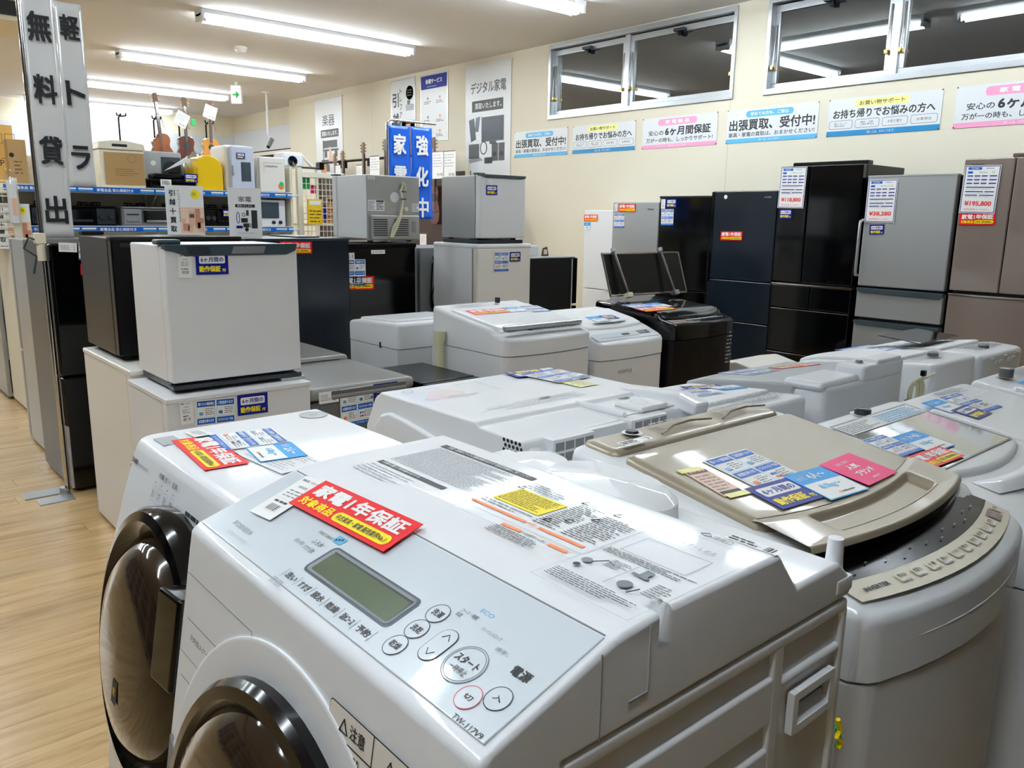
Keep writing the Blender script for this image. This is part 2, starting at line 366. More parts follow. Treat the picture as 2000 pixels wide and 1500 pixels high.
c = copytree(fx, (4.9, 3.45, ZC), 'short ceiling light running along the windows, seen mirrored in the second high window', 90); c.scale = (.68, 1, 1)
copytree(fx, (4.9, .85, ZC), 'ceiling light running along the windows beyond the right edge of the picture', 90)
for i, yy in enumerate((15.68, 13.12, 10.50, 7.93, 5.33, 2.60, .10)):
    copytree(fx, (-1.58, yy, ZC), ('farthest', 'sixth', 'fifth', 'fourth', 'third', 'second', 'nearest')[i]+' ceiling light of the row over the left aisle')
b = B(); pts = [at(240, 112, 'z', ZC-.09), at(290, 128, 'z', ZC-.17), at(350, 137, 'z', ZC-.19), at(395, 138, 'z', ZC-.17), at(407, 133, 'z', ZC-.09)]
b.tube(pts, .006, 'white_soft', 6); tag(b.obj('cord'), 'thin white cord drooping below the second full ceiling light', 'cord')
# smoke detector, exit sign, camera pole, speaker dome
p = at(470, 92, 'z', ZC); t = thing('smoke_detector', 'round white smoke detector on the ceiling between two lights', 'smoke detector', p)
q = B(); q.cyl((0, 0, -.03), 'z', .075, .03, 'white_warm', 24); q.obj('base', t); q = B(); q.lathe([(.06, -.03), (.05, -.06), (.03, -.065), (0, -.065)], 'white_warm', n=24); q.obj('sensor', t)
p = at(461, 160, 'z', ZC); t = thing('exit_sign', 'small green and white arrow sign hanging from the ceiling', 'sign', (p.x, p.y, ZC), -45)
q = B(); q.box(-.075, .075, -.03, .03, -.30, -.05, 'white_warm', .006); q.obj('case', t)
q = B(); q.cyl((0, 0, -.05), 'z', .02, .05, 'white_warm', 10); q.obj('mount', t)
q = B(); q.rect(-.07, -.295, .07, -.055, 'sign_lit'); q.rect(-.05, -.19, .02, -.165, 'green', .001); q.add([(.0, -.235, .001), (.055, -.1775, .001), (.0, -.12, .001)], [(0, 1, 2)], 'green', False)
q.xf(Matrix.Translation((0, -.0315, 0)) @ Matrix.Rotation(PI/2, 4, 'X')); q.obj('face', t)
p = at(520, 180, 'z', ZC); t = thing('ceiling_camera', 'small black camera at the end of a white ceiling pole', 'camera', (p.x, p.y, ZC))
q = B(); q.cyl((0, 0, -.012), 'z', .07, .012, 'white_soft', 16); q.tube([(0, 0, 0), (0, 0, -.62)], .017, 'white_soft', 10); q.tube([(0, 0, -.62), (.02, -.02, -.68)], .012, 'white_soft', 8); q.obj('pole', t)
q = B(); q.cyl((0, 0, -.06), 'z', .035, .12, 'mid_grey', 14); q.cyl((0, 0, -.1), 'z', .028, .04, 'black_satin', 14); q.obj('camera_body', t, (.02, -.03, -.74), (.5, .3, 0))
p = at(402, 230, 'z', ZC); t = thing('ceiling_speaker', 'round white dome on the ceiling above the guitars', 'speaker', (p.x, p.y, ZC))
q = B(); q.lathe([(.16, 0), (.16, -.06), (.12, -.13), (0, -.15)], 'white_warm', n=20); q.obj('dome', t)

# ---------------------------------------------------------------- refrigerators
def fridge(name, label, loc, rz, w, d, h, dm, bm_, doors, group=None, door_t=.055, bev=.006, feet=.02, gap=.006, cat='refrigerator', top_t=0, dbev=.008):
    """doors: list of (z0, z1, x0, x1) fractions of height and width"""
    t = thing(name, label, cat, loc, rz, group)
    q = B(); q.box(0.002, w-.002, door_t+.008, d, feet, h-.002, bm_, bev); q.obj('body', t)
    q = B(); q.box(.01, w-.01, door_t-.004, door_t+.010, feet+.01, h-.012, 'dark_seam'); q.obj('gasket', t)
    q = B()
    for x in (.05, w-.05):
        for y in (.07, d-.05): q.cyl((x, y, 0), 'z', .018, feet+.002, 'rubber', 10)
    q.obj('feet', t)
    ds = []
    for (z0, z1, a, c) in doors:
        q = B(); q.box(a*w+(gap/2 if a > 0 else 0), c*w-(gap/2 if c < 1 else 0), 0, door_t, feet+z0*(h-feet)+gap/2, feet+z1*(h-feet)-gap/2, dm, dbev, 3); ds.append(q.obj('door', t))
    if top_t:
        q = B(); q.box(-.002, w+.002, -.004, d, h-.012, h+top_t, bm_, min(.012, top_t*.6), 3); q.obj('top_panel', t)
    return t, ds
def power_cord(t, x, y, z0, z1, m='hose'):
    q = B()
    for k in range(3):
        a = .02+.006*k
        q.tube([(x-a*.4, y, z0), (x-a, y-.012, z1+.07), (x-.3*a, y-.02, z1), (x+.6*a, y-.018, z1+.05), (x+.2*a, y-.008, z0-.03), (x, y, z0)], .0042, m, 6)
    q.tube([(x-.03, y-.01, (z0+z1)/2), (x+.03, y-.02, (z0+z1)/2)], .006, 'slate', 6)
    q.box(x-.015, x+.02, y-.03, y, z1-.045, z1-.01, m, .006)
    q.obj('power_cord', t)

# nearest stack: small white fridge on a white fridge
t, ds = fridge('mini_fridge', 'small white single door fridge standing on top of a white fridge, nearest in the photo', (.910, 2.86, .785), 0, .485, .385, .502, 'white_metal', 'white_metal', [(0, 1, 0, 1)], dbev=.006)
q = B(); q.prism([(.0, .504), (.485, .504), (.478, .478), (.44, .464), (.07, .464), (.035, .478), (.0, .486)], 'y', -.006, .03, 'slate', .003)
q.prism([(.075, .498), (.15, .498), (.16, .47), (.085, .47)], 'y', -.009, .0, 'dark_grey', .001); q.prism([(.24, .496), (.36, .496), (.35, .47), (.23, .47)], 'y', -.009, 0, 'mid_grey', .001); q.obj('handle_bar', t)
q = B(); q.box(0, .485, -.002, .05, -.002, .014, 'dark_grey', .003); q.box(.01, .48, .05, .37, -.004, .018, 'dark_grey'); q.obj('plinth', t)
q = B(); q.box(-.01, .07, .03, .09, .502, .520, 'slate', .006); q.obj('hinge_cover', t)
q = B(); q.box(.40, .50, .0, .05, -.016, -.002, 'silver_light', .004); q.obj('hinge_bracket', t)
t, ds = fridge('lower_fridge', 'white fridge carrying the nearest small white fridge, with a navy card on its door', (.865, 2.80, 0), 0, .535, .44, .765, 'white_metal', 'white_metal', [(0, 1, 0, 1)], top_t=.004)
# second stack
t, ds = fridge('mini_fridge', 'small black fridge with a glossy dark side, behind the small white one', (.900, 3.45, .80), 0, .525, .50, .495, 'black_satin', 'black_satin', [(0, 1, 0, 1)])
q = B(); q.box(-.003, .528, .0, .05, .482, .498, 'black_matte', .004); q.box(.0, .09, .43, .49, .495, .512, 'black_matte', .005); q.obj('top_trim', t)
q = B(); q.box(.03, .50, -.002, .03, .455, .480, 'black_gloss', .004); q.obj('handle_bar', t)
t, ds = fridge('lower_fridge', 'white two door fridge under the small black fridge, its hinge on the aisle side', (.88, 3.26, 0), 0, .49, .70, .785, 'white_warm', 'white_warm', [(0, .42, 0, 1), (.42, 1, 0, 1)], top_t=.012)
q = B(); q.box(-.012, .03, .02, .06, .40, .42, 'silver_light', .003); q.box(-.012, .03, .02, .06, .36, .38, 'silver_light', .003); q.obj('hinge_bracket', t)
# grey-topped fridges
def grey_top(label, loc, w, d, h):
    t = thing('lower_fridge', label, 'refrigerator', loc, 0, 'grey fridges with thick rounded tops')
    q = B(); q.box(.01, w-.01, .05, d-.01, .02, h-.05, 'grey_dark', .008); q.obj('body', t)
    q = B(); q.box(.004, w-.004, 0, .06, .03, h-.056, 'grey_dark', .018, 3); q.obj('door', t)
    q = B(); q.box(-.004, w+.004, .004, d, h-.052, h, 'grey_lid', .02, 4)
    q.obj('top_panel', t)
    q = B(); q.box(.09, w-.045, -.004, .02, h-.05, h-.012, 'grey_dark', .006, 3); q.box(.09, w-.045, -.008, .0, h-.045, h-.03, 'steel_grey', .004, 3); q.obj('handle_bar', t)
    q = B()
    for x in (.06, w-.06):
        for y in (.1, d-.06): q.cyl((x, y, 0), 'z', .02, .022, 'rubber', 10)
    q.obj('feet', t); return t
aq = grey_top('grey fridge with a thick rounded top and a dark handle groove, beside the white stack', (1.418, 2.842, 0), .49, .56, .722)
q = B(); q.text('AQUA', 0, 0, .052, .014, 'ink', 0, .06); q.xf(Matrix.Translation((.265, -.0086, .722-.068)) @ Matrix.Rotation(PI/2, 4, 'X')); q.obj('lettering', aq)
grey_top('second grey fridge with a rounded top, behind the first and half hidden', (1.45, 3.50, 0), .51, .53, .722)
# black low boxes behind the grey fridge
t, ds = fridge('low_freezer', 'low matt black fridge top right of the grey fridge, mostly hidden', (1.94, 2.78, 0), 0, .30, .48, .69, 'black_satin', 'black_satin', [(0, 1, 0, 1)])
# tall dark fridges behind
t, ds = fridge('tall_fridge', 'slate grey two door fridge with a red card near its top edge', (1.82, 4.35, 0), 0, .64, .60, 1.255, 'navy_gloss', 'dark_grey', [(0, .36, 0, 1), (.36, 1, 0, 1)], top_t=.004)
q = B(); q.box(.36, .50, .10, .5, 1.26, 1.268, 'dark_grey', .003); q.obj('top_vent', t)
t, ds = fridge('tall_fridge', 'glossy black fridge with a white name label, carrying the turned small fridge', (2.47, 4.40, 0), 0, .50, .56, 1.205, 'black_gloss', 'steel_grey', [(0, .42, 0, 1), (.42, 1, 0, 1)])
q = B(); q.box(-.004, .504, -.006, .56, 1.195, 1.225, 'black_satin', .006); q.obj('top_panel', t)
q = B(); q.rect(0, 0, .10, .024, 'paper'); q.text('MITSUBISHI', .03, .007, .09, .017, 'ink', .0004); q.add([(.012, .008, .0004), (.02, .008, .0004), (.016, .016, .0004)], [(0, 1, 2)], 'ink', False)
q.xf(Matrix.Translation((.17, -.0012, 1.16)) @ Matrix.Rotation(PI/2, 4, 'X')); q.obj('name_label', t)
for i, (x, lb) in enumerate(((3.405, 'fridge turned to show its grey back, right next to the glossy black fridge'), (3.965, 'second fridge showing a narrow grey back and black cord, behind the tall white stack'))):
    t, ds = fridge('turned_fridge', lb, (x, 5.58, 0), 180, .54, .56, 1.165, 'black_satin', 'steel_grey', [(0, 1, 0, 1)])
    q = B(); e = .07 if i == 0 else .42; q.tube([(e, .565, 1.1), (e-.02, .575, .95), (e+.02, .57, .8), (e-.01, .575, .62), (e+.03, .57, .75), (e+.01, .567, 1.05)], .006, 'black_satin', 6); q.box(e-.015, e+.015, .56, .59, .70, .75, 'black_satin', .005); q.obj('power_cord', t)
# mini fridge with its back to the camera
t, ds = fridge('mini_fridge', 'small white fridge turned around, showing its grey metal back and yellow cord', (3.0, 4.83, 1.232), 180, .385, .43, .408, 'white_metal', 'white_metal', [(0, 1, 0, 1)])
q = B(); bw, bh = .385, .40
q.box(0, bw, 0, .006, .01, bh, 'galvanised', .002)
q.box(.02, bw-.01, -.018, 0, .015, .165, 'galvanised', .008)
for c0, c1 in ((.035, .135), (.185, .29)):
    for k in range(8): q.box(c0, c1, -.0195, -.016, .04+k*.0135, .046+k*.0135, 'black_matte')
q.box(.315, .345, -.022, -.016, .06, .13, 'steel_grey', .004)
q.xf(Matrix.Translation((.385, .432, 0)) @ Matrix.Rotation(PI, 4, 'Z')); q.obj('back_panel', t)
q = B(); n = 20; q.rect(.008, bh-.022, .06, bh-.006, 'paper', .001); q.text('HISENSE', .014, bh-.018, .054, bh-.010, 'ink', .0016); q.rect(.008, .19, .125, .255, 'paper', .001); q.rect(.066, .243, .12, .253, 'ink', .0016)
q.micro(.012, .195, .06, .25, 7, 'ink_grey', .0016); q.micro(.068, .195, .12, .24, 5, 'ink', .0016); q.rect(.33, .19, .38, .24, 'paper', .001); q.micro(.333, .193, .377, .237, 6, 'ink_grey', .0016)
q.disc(.20, .275, .032, 'poster', .001); q.xf(Matrix.Translation((.385, .432, 0)) @ Matrix.Rotation(PI, 4, 'Z') @ Matrix.Rotation(PI/2, 4, 'X')); q.obj('back_labels', t)
power_cord_t = B()
for k in range(4):
    a = .012*k; power_cord_t.tube([(.255, -.012, .37-.01*k), (.24-a*.3, -.02, .32), (.25, -.02, .25), (.235-a*.4, -.022, .16), (.20-a, -.03, .09), (.165-a*.5, -.03, .03)], .0038, 'hose' if k % 2 else 'cream', 6)
power_cord_t.tube([(.255, -.012, .37), (.275, -.02, .34), (.26, -.02, .30)], .004, 'hose', 6)
for z in (.31, .265): power_cord_t.tube([(.235, -.02, z), (.27, -.022, z)], .005, 'slate', 6)
power_cord_t.cyl((.27, -.03, .205), 'y', .013, .03, 'hose', 12)
power_cord_t.xf(Matrix.Translation((.385, .432, 0)) @ Matrix.Rotation(PI, 4, 'Z')); power_cord_t.obj('power_cord', t)
q = B(); q.box(.34, .39, .0, .05, .408, .418, 'dark_grey', .003); q.obj('hinge_cover', t)
# white stack in the middle
t, ds = fridge('mini_fridge', 'small white fridge with a dark handle strip, on top of the tall white fridge', (3.50, 4.40, 1.228), 0, .41, .45, .448, 'white_metal', 'silver_light', [(0, 1, 0, 1)])

q = B(); q.prism([(0, .452), (.41, .452), (.405, .437), (.36, .428), (.05, .428), (.0, .44)], 'y', -.006, .03, 'slate', .002); q.box(-.01, .06, .02, .07, .448, .462, 'slate', .005); q.obj('handle_bar', t)
q = B(); q.box(.0, .41, .02, .43, -.015, .01, 'dark_grey', .003); q.obj('plinth', t)
t, ds = fridge('tall_fridge', 'tall white two door fridge with a rounded top edge, carrying a small white fridge', (3.476, 4.40, 0), 0, .50, .52, 1.19, 'white_warm', 'white_soft', [(0, .40, 0, 1), (.40, 1, 0, 1)], top_t=.022, dbev=.016)
t, ds = fridge('side_fridge', 'matt black fridge standing sideways with a pale door edge, right of the white stack', (4.49, 4.43, 0), 90, .5, .50, 1.10, 'black_satin', 'black_matte', [(0, .66, 0, 1), (.67, 1, 0, 1)])
q = B(); q.box(0, .5, .055, .0585, .03, 1.09, 'white_soft'); q.obj('door_trim', t)
q = B(); q.box(0, .5, .03, .5, 1.098, 1.106, 'steel_grey', .002); q.obj('top_panel', t)
t = thing('glass_box', 'small white box standing on the black sideways fridge', 'box', (4.13, 4.62, 1.107)); q = B(); q.box(0, .12, 0, .1, 0, .075, 'white_soft', .004); q.obj('carton', t); q = B(); q.box(-.002, .122, -.002, .102, .06, .078, 'white_gloss', .003); q.obj('lid', t)
t = thing('trinket_stand', 'small brown and white striped stand on the black sideways fridge', 'stand', (4.27, 4.60, 1.107)); q = B(); q.prism([(0, 0), (.07, 0), (.055, .07), (.012, .06)], 'y', 0, .012, 'wood_neck', .002); q.obj('board', t); q = B(); q.box(.015, .05, -.004, 0, .012, .05, 'cream', .002); q.obj('label_plate', t)

# ---------------------------------------------------------------- fridges along the window wall (they face the aisle)
def wall_fridge(label, ymax, w, h, dm, bm_, doors, xf=5.6, d=.64, **k):
    return fridge('tall_fridge', label, (xf, ymax, 0), -90, w, d, h, dm, bm_, doors, 'refrigerators lined up under the high windows', **k)
t, ds = wall_fridge('white two door fridge, farthest of the line under the windows', 5.745, .49, 1.477, 'white_soft', 'white_soft', [(0, .47, 0, 1), (.47, 1, 0, 1)], xf=5.9, d=.38)
q = B(); q.box(.30, .42, -.012, .0, .70, .715, 'silver_light', .003); q.obj('handle_bar', t)
t, ds = wall_fridge('brushed silver fridge with a red card, second of the line under the windows', 5.10, .535, 1.545, 'silver', 'steel_grey', [(0, .3, 0, 1), (.3, 1, 0, 1)])
q = B(); q.text('Hisense', 0, 0, .07, .016, 'dark_grey', 0, .04); q.xf(Matrix.Translation((.41, -.0015, 1.475)) @ Matrix.Rotation(PI/2, 4, 'X')); q.obj('lettering', t)
t, ds = wall_fridge('glossy black two door fridge with a navy card, third of the line under the windows', 4.56, .53, 1.587, 'black_gloss', 'black_matte', [(0, .505, 0, 1), (.505, 1, 0, 1)], top_t=.004)
t, ds = wall_fridge('dark blue black fridge with a red card in the middle of its door', 4.025, .592, 1.627, 'navy_gloss', 'black_matte', [(0, .36, 0, 1), (.36, .565, 0, 1), (.565, 1, 0, 1)])
q = B(); q.box(-.002, .03, -.004, .10, .9, 1.622, 'black_gloss', .006); q.obj('door_edge', t)
q = B(); q.text('HAIER', 0, 0, .06, .012, 'chrome', 0, .05); q.disc(-.35, .01, .016, 'white_soft', 0); q.xf(Matrix.Translation((.48, -.0015, 1.57)) @ Matrix.Rotation(PI/2, 4, 'X')); q.obj('lettering', t)
t, ds = wall_fridge('tall black glass french door fridge with a large price sheet of 118,800 yen', 3.428, .64, 1.80, 'black_gloss', 'black_satin', [(0, .22, 0, 1), (.22, .41, 0, 1), (.41, .51, 0, .5), (.41, .51, .5, 1), (.52, 1, 0, .38), (.52, 1, .38, 1)])
q = B(); q.box(.03, .61, .12, .20, 1.80, 1.83, 'black_satin', .006); q.obj('hinge_cover', t)
q = B(); q.text('HITACHI   R-HW', 0, 0, .13, .011, 'chrome', 0, .03); q.xf(Matrix.Translation((.45, -.0015, .965)) @ Matrix.Rotation(PI/2, 4, 'X')); q.obj('lettering', t)
q = B(); q.box(.0, .64, -.003, .02, .925, .938, 'chrome', .002); q.obj('trim_strip', t)
t, ds = wall_fridge('brushed silver fridge with black sides, drawers and a large price sheet of 38,280 yen', 2.748, .585, 1.71, 'silver', 'black_satin', [(0, .20, 0, 1), (.20, .415, 0, 1), (.425, .545, 0, 1), (.555, 1, 0, 1)])
q = B(); q.tube([(-.004, -.0, 1.415), (-.004, -.035, 1.405), (-.004, -.04, 1.38), (-.004, -.04, 1.06), (-.004, -.035, 1.035), (-.004, 0, 1.03)], .010, 'silver_light', 10); q.obj('handle_bar', t)
for z in (.918, .690):
    q = B(); q.prism([(0, 0), (.585, 0), (.585, -.025), (.56, -.042), (.03, -.035), (.0, -.02)], 'y', -.012, .02, 'slate', .004); q.obj('drawer_handle', t, (0, 0, z+.03))
q = B(); q.box(0, .585, -.001, .06, 1.70, 1.714, 'silver_light', .002); q.obj('top_trim', t)
t, ds = wall_fridge('greyish brown glass french door fridge with a large price sheet of 195,800 yen', 2.135, .68, 1.802, 'brown_glass', 'brown_dark', [(0, .27, 0, 1), (.27, .52, 0, 1), (.535, 1, 0, .43), (.535, 1, .43, 1)])
q = B(); q.box(.26, .36, .03, .10, 1.802, 1.825, 'brown_dark', .006); q.obj('hinge_cover', t)
q = B(); q.box(0, .68, -.004, .02, .945, .957, 'chrome', .002); q.obj('trim_strip', t)
q = B(); q.text('TOSHIBA', 0, 0, .075, .013, 'dark_grey', 0, .04); q.xf(Matrix.Translation((.045, -.0015, 1.755)) @ Matrix.Rotation(PI/2, 4, 'X')); q.obj('lettering', t)

# ---------------------------------------------------------------- row along the left aisle
t, ds = fridge('tall_fridge', 'tall glossy black two door fridge beside the pole of the hanging white sign', (.862, 4.35, 0), 0, .55, .62, 1.245, 'black_gloss', 'dark_grey', [(0, .47, 0, 1), (.47, 1, 0, 1)], dbev=.012)
q = B(); q.box(-.002, .012, .0, .03, .03, .35, 'silver_light', .003); q.obj('door_edge_strip', t)
t, ds = fridge('turned_fridge', 'silver sided fridge turned to show its dented grey back and open compressor bay', (1.45, 5.62, 0), 180, .545, .53, 1.235, 'silver', 'silver', [(0, .45, 0, 1), (.45, 1, 0, 1)])
q = B(); q.box(.02, .53, .53, .534, .25, 1.21, 'steel_grey', .002); q.box(.03, .535, .528, .536, .03, .24, 'black_satin', .002); q.box(.46, .52, .53, .55, .04, .22, 'dark_grey', .004)
q.box(.46, .52, .535, .538, .72, .80, 'cream'); q.obj('back_panel', t)
q = B(); q.tube([(.50, .54, 1.16), (.49, .56, 1.05), (.51, .555, 1.0), (.48, .56, .92)], .005, 'black_satin', 6); q.tube([(.49, .55, .05), (.47, .57, .12), (.50, .56, .2), (.51, .55, .28)], .004, 'black_satin', 6); q.obj('power_cord', t)
t, ds = fridge('tall_fridge', 'pale cream fridge standing sideways with a white door edge, behind the silver sided one', (1.028, 6.27, 0), 0, .55, .6, 1.12, 'white_soft', 'rack_cream', [(0, .42, 0, 1), (.42, 1, 0, 1)])
t, ds = fridge('tall_fridge', 'pale plain fridge between the tall black one and the slate grey one, mostly hidden', (1.425, 4.37, 0), 0, .38, .58, 1.25, 'white_soft', 'silver_light', [(0, .42, 0, 1), (.42, 1, 0, 1)])
t, ds = fridge('tall_fridge', 'bronze grey fridge at the far left edge of the picture, behind the cream one', (1.60, 7.58, 0), 180, .60, .67, 1.02, 'steel_grey', 'galvanised', [(0, .4, 0, 1), (.4, 1, 0, 1)])
q = B(); q.box(.03, .57, .668, .672, .05, .3, 'black_satin', .002); q.tube([(.56, .675, .9), (.57, .685, .6), (.56, .68, .3)], .005, 'dark_grey', 6); q.obj('back_panel', t)
# long shelving added unseen over the left aisle to darken reflections in black sides
t = thing('store_shelf', 'long brown shelving added out of view beyond the left aisle to darken reflections', 'shelf', (-3.0, -1.5, 0))
q = B(); q.box(0, .03, 0, 11, .05, 2.1, 'rack_brown'); q.obj('back_board', t)
for k in range(10): q = B(); q.box(0, .5, k*1.22-.02, k*1.22+.02, 0, 2.1, 'mid_grey', .003); q.obj('upright', t)
for z in (.12, .6, 1.05, 1.5, 1.95): q = B(); q.box(.03, .5, 0, 11, z-.02, z, 'mid_grey', .003); q.obj('shelf_board', t)
# row of dark fridges added unseen behind the camera to shade the near machine sides
for i, x in enumerate((.55, 1.25, 1.95, 2.65, 3.35, 4.05)):
    fridge('tall_fridge', ('first', 'second', 'third', 'fourth', 'fifth', 'sixth')[i]+' dark tall fridge added unseen behind the camera to block light', (x+.66, -.34, 0), 180, .65, .62, 1.84, ('black_satin', 'navy_gloss')[i % 2], 'black_matte', [(0, .3, 0, 1), (.3, .5, 0, 1), (.5, 1, 0, .5), (.5, 1, .5, 1)])

# ---------------------------------------------------------------- top loading washing machines
def prof(pts, y):
    for (a, za), (b_, zb) in zip(pts, pts[1:]):
        if y <= b_: return za+(zb-za)*max(0, (y-a))/(b_-a)
    return pts[-1][1]
def deck(q, w, d, pts, base, m, bow=0, r=.03, x0=0, x1=None, ya=0, yb=None, lift=0):
    """moulded top: side profile pts (y, z), front bowed by bow, rounded rims, skirt down to base"""
    x1 = w if x1 is None else x1; yb = d if yb is None else yb
    R = .034 if r > .015 else .018; xs = [x0, x0+.12*r, x0+.4*r, x0+r, x0+1.02*R+.002]+[x0+R+.004+(x1-x0-2*R-.008)*k/8 for k in range(1, 8)]+[x1-1.02*R-.002, x1-r, x1-.4*r, x1-.12*r, x1]
    yy = [ya, ya+.1*r, ya+.4*r, ya+r]+sorted({y for y, z in pts if ya+r < y < yb-r} | {ya+r+(yb-ya-2*r)*k/8 for k in range(1, 8)})+[yb-r, yb-.4*r, yb-.1*r, yb]
    def drop(e): return r-math.sqrt(max(0, r*r-(r-min(e, r))**2))
    vs = []; nx = len(xs)+2; ny = len(yy)+2
    for j, y in enumerate([yy[0]]+yy+[yy[-1]]):
        for i, x in enumerate([xs[0]]+xs+[xs[-1]]):
            u = (x-x0)/(x1-x0)*2-1; f = 1-(y-ya)/(yb-ya); yw = y - bow*(1-u*u)*max(0, f)**1.0 + (bow*0)
            # plan corners rounded
            ex, ey = min(x-x0, x1-x), min(y-ya, yb-y); X, Yw = x, yw; dx, dy = R-ex, R-ey
            if dx > 0 and dy > 0:
                g = 1-max(dx, dy)/math.hypot(dx, dy); X += dx*g*(1 if x-x0 < x1-x else -1); Yw += dy*g*(1 if y-ya < yb-y else -1)
            z = prof(pts, yw)+lift-drop(ex)-drop(ey)
            if i in (0, nx-1) or j in (0, ny-1): z = base
            vs.append((X, Yw, max(z, base)))
    q.add(vs, [(j*nx+i, j*nx+i+1, (j+1)*nx+i+1, (j+1)*nx+i) for j in range(ny-1) for i in range(nx-1)], m); q.bev = True
def top_loader(name, label, loc, rz, w, d, pts, mcol, lid_m, lid=(.10, .47), group=None, bow=.03, skirt=.10, body_m=None, glass=None, knob=None, seams=True, feet=True, lid_x=.0, rear_m=None):
    t = thing(name, label, 'washing machine', loc, rz, group); body_m = body_m or mcol
    hf = pts[0][1]; zb = hf-skirt
    q = B()
    n = 12; poly = []+[(x, .004-bow*(1-(2*x/w-1)**2)+max(0, .034-math.sqrt(max(0, .034**2-max(0, .034-min(x, w-x))**2)))) for x in [.003, .006, .012, .022]+[.034+(w-.068)*k/n for k in range(n+1)]+[w-.022, w-.012, w-.006, w-.003]]+[(w-.003, d-.004), (.003, d-.004)]
    q.prism(poly, 'z', .035, zb-.004, body_m, .014, 3); q.obj('cabinet', t)
    q = B()
    for x in (.06, w-.06):
        for y in (.08, d-.06): q.cyl((x, y, 0), 'z', .024, .045, 'rubber', 12)
    q.obj('feet', t)
    q = B(); deck(q, w, d, pts, zb, mcol, bow, .018); q.obj('top_frame', t)
    q = B(); la, lb = lid
    # slab that follows the deck profile
    lp = [(y, z) for y, z in pts if la < y < lb]; lp = [(la, prof(pts, la))]+lp+[(lb, prof(pts, lb))]
    deck(q, w, d, pts, min(z for y, z in lp)-.02, lid_m, bow*.8, .012, .028+lid_x, w-.028-lid_x, la, lb, .012); L = q.obj('lid', t)
    return t, L
def on_deck(pts, lift=.014):
    """matrix laying a flat print (x right, y towards the back) on the deck between two profile points"""
    def f(x, ya, yb, lift=lift):
        za, zb = prof(pts, ya)+lift, prof(pts, yb)+lift; a = math.atan2(zb-za, yb-ya)
        return Matrix.Translation((x, ya, za)) @ Matrix.Rotation(a, 4, 'X')
    return f
def knob(t, x, y, z, m='dark_grey', r=.020, h=.014):
    q = B(); q.cyl((x, y, z), 'z', r, h, m, 16); q.lathe([(r*1.0, h), (r*.8, h+.003), (0, h+.003)], m, (x, y, z), n=16); q.ring(x, y, r*1.5, .008, 'white_gloss', z+.002); q.obj('inlet_cap', t)

# gold and white machine
GP = [(0, .895), (.085, .915), (.10, .935), (.46, .992), (.57, 1.0)]
gold, L = top_loader('washing_machine', 'white top loading washing machine with a champagne gold lid and four cards on it', (.985, .425, 0), 0, .585, .565, GP, 'white_gloss', 'gold', (.180, .455), bow=.045, body_m='white_metal')
G = on_deck(GP)
w_ = .585
q = B(); deck(q, w_, .565, GP, .90, 'gold', 0, .012, .03, w_-.03, .47, .556, .009); q.obj('rear_cover', gold)
q = B()
for x in (.17, .36):
    q.tube([(x, .482, 1.0115), (x+.06, .505, 1.0135), (x+.12, .51, 1.0135), (x+.17, .495, 1.012)], .0022, 'gold_dark', 6)
    q.micro(x+.03, .50, x+.14, .545, 4, 'gold_dark', 1.0125)
q.obj('moulded_print', gold)
knob(gold, .135, .525, 1.0085, 'black_satin', .013, .003)
q = B(); q.rect(.055, .472, .135, .492, 'paper', 1.0115); q.micro(.058, .475, .11, .49, 2, 'ink', 1.0121); q.bars(.115, .475, .13, .489, 'ink', 1.0121, 6); q.obj('serial_label', gold)
# front grip part of the lid with its recess
def sm(e): e = max(0, min(1, e)); return e*e*(3-2*e)
def front_pt(u, v):
    x = .03+(w_-.06)*u; bow = .8*.045*(1-(2*u-1)**2); y0 = .105-bow-.006; y = y0+.100*v
    m = sm((u-.17)/.035)*sm((.84-u)/.035)*sm((v-.30)/.05)*sm((.86-v)/.10)
    e = min(v, .06)/.06
    return (x, y, prof(GP, max(y, .105))+.0165-.004*sm((v-.8)/.2)-.010*(1-math.sqrt(max(0, 1-(1-e)**2)))-.0125*m)
q = B(); q.grid(front_pt, 90, 44, 'gold')
n = 30; vs = [front_pt(k/n, 0) for k in range(n+1)]+[(front_pt(k/n, 0)[0], front_pt(k/n, 0)[1]+.004, front_pt(k/n, 0)[2]-.016) for k in range(n+1)]
q.add(vs, [(k, k+1, n+2+k, n+1+k) for k in range(n)], 'black_satin'); q.obj('lid_front', gold)
q = B(); q.tube([front_pt(.185+.645*k/20, .28) for k in range(21)], .0016, 'gold_light', 6); q.tube([(a, b_, c+.0005) for a, b_, c in [front_pt(.02+.96*k/20, 1) for k in range(21)]], .0007, 'gold', 6); q.obj('lid_trim', gold)
# control panel: black glass band and champagne strip with buttons
q = B(); n = 14; A = []; Bb = []
for k in range(n+1):
    x = .022+(w_-.044)*k/n; bow = .045*(1-(2*k/n-1)**2)
    A += [(x, .125-bow*.8, .9265), (x, .058-bow*.9, .9165)]; Bb += [(x, .058-bow*.9, .9163), (x, .018-bow*.97, .9065)]
q.add([(a, b_, c-.002) for a, b_, c in A], [(2*k, 2*k+2, 2*k+3, 2*k+1) for k in range(n)], 'display_black'); q.obj('display_band', gold)
q = B(); q.add([(a, b_, c-.002) for a, b_, c in Bb], [(2*k, 2*k+2, 2*k+3, 2*k+1) for k in range(n)], 'gold_light'); cp = q.obj('control_strip', gold)
def strip_pt(u, v):
    """u along the strip, v from its front edge"""
    x = .022+(w_-.044)*u; bow = .045*(1-(2*u-1)**2)
    return x, .018-bow*.97+v*(.040+bow*.07), .9048+v*.0098
bt = ['槽洗浄', '風呂水', '水量', '洗い', 'すすぎ', '脱水', '予約', '乾燥', 'コース', '標準']
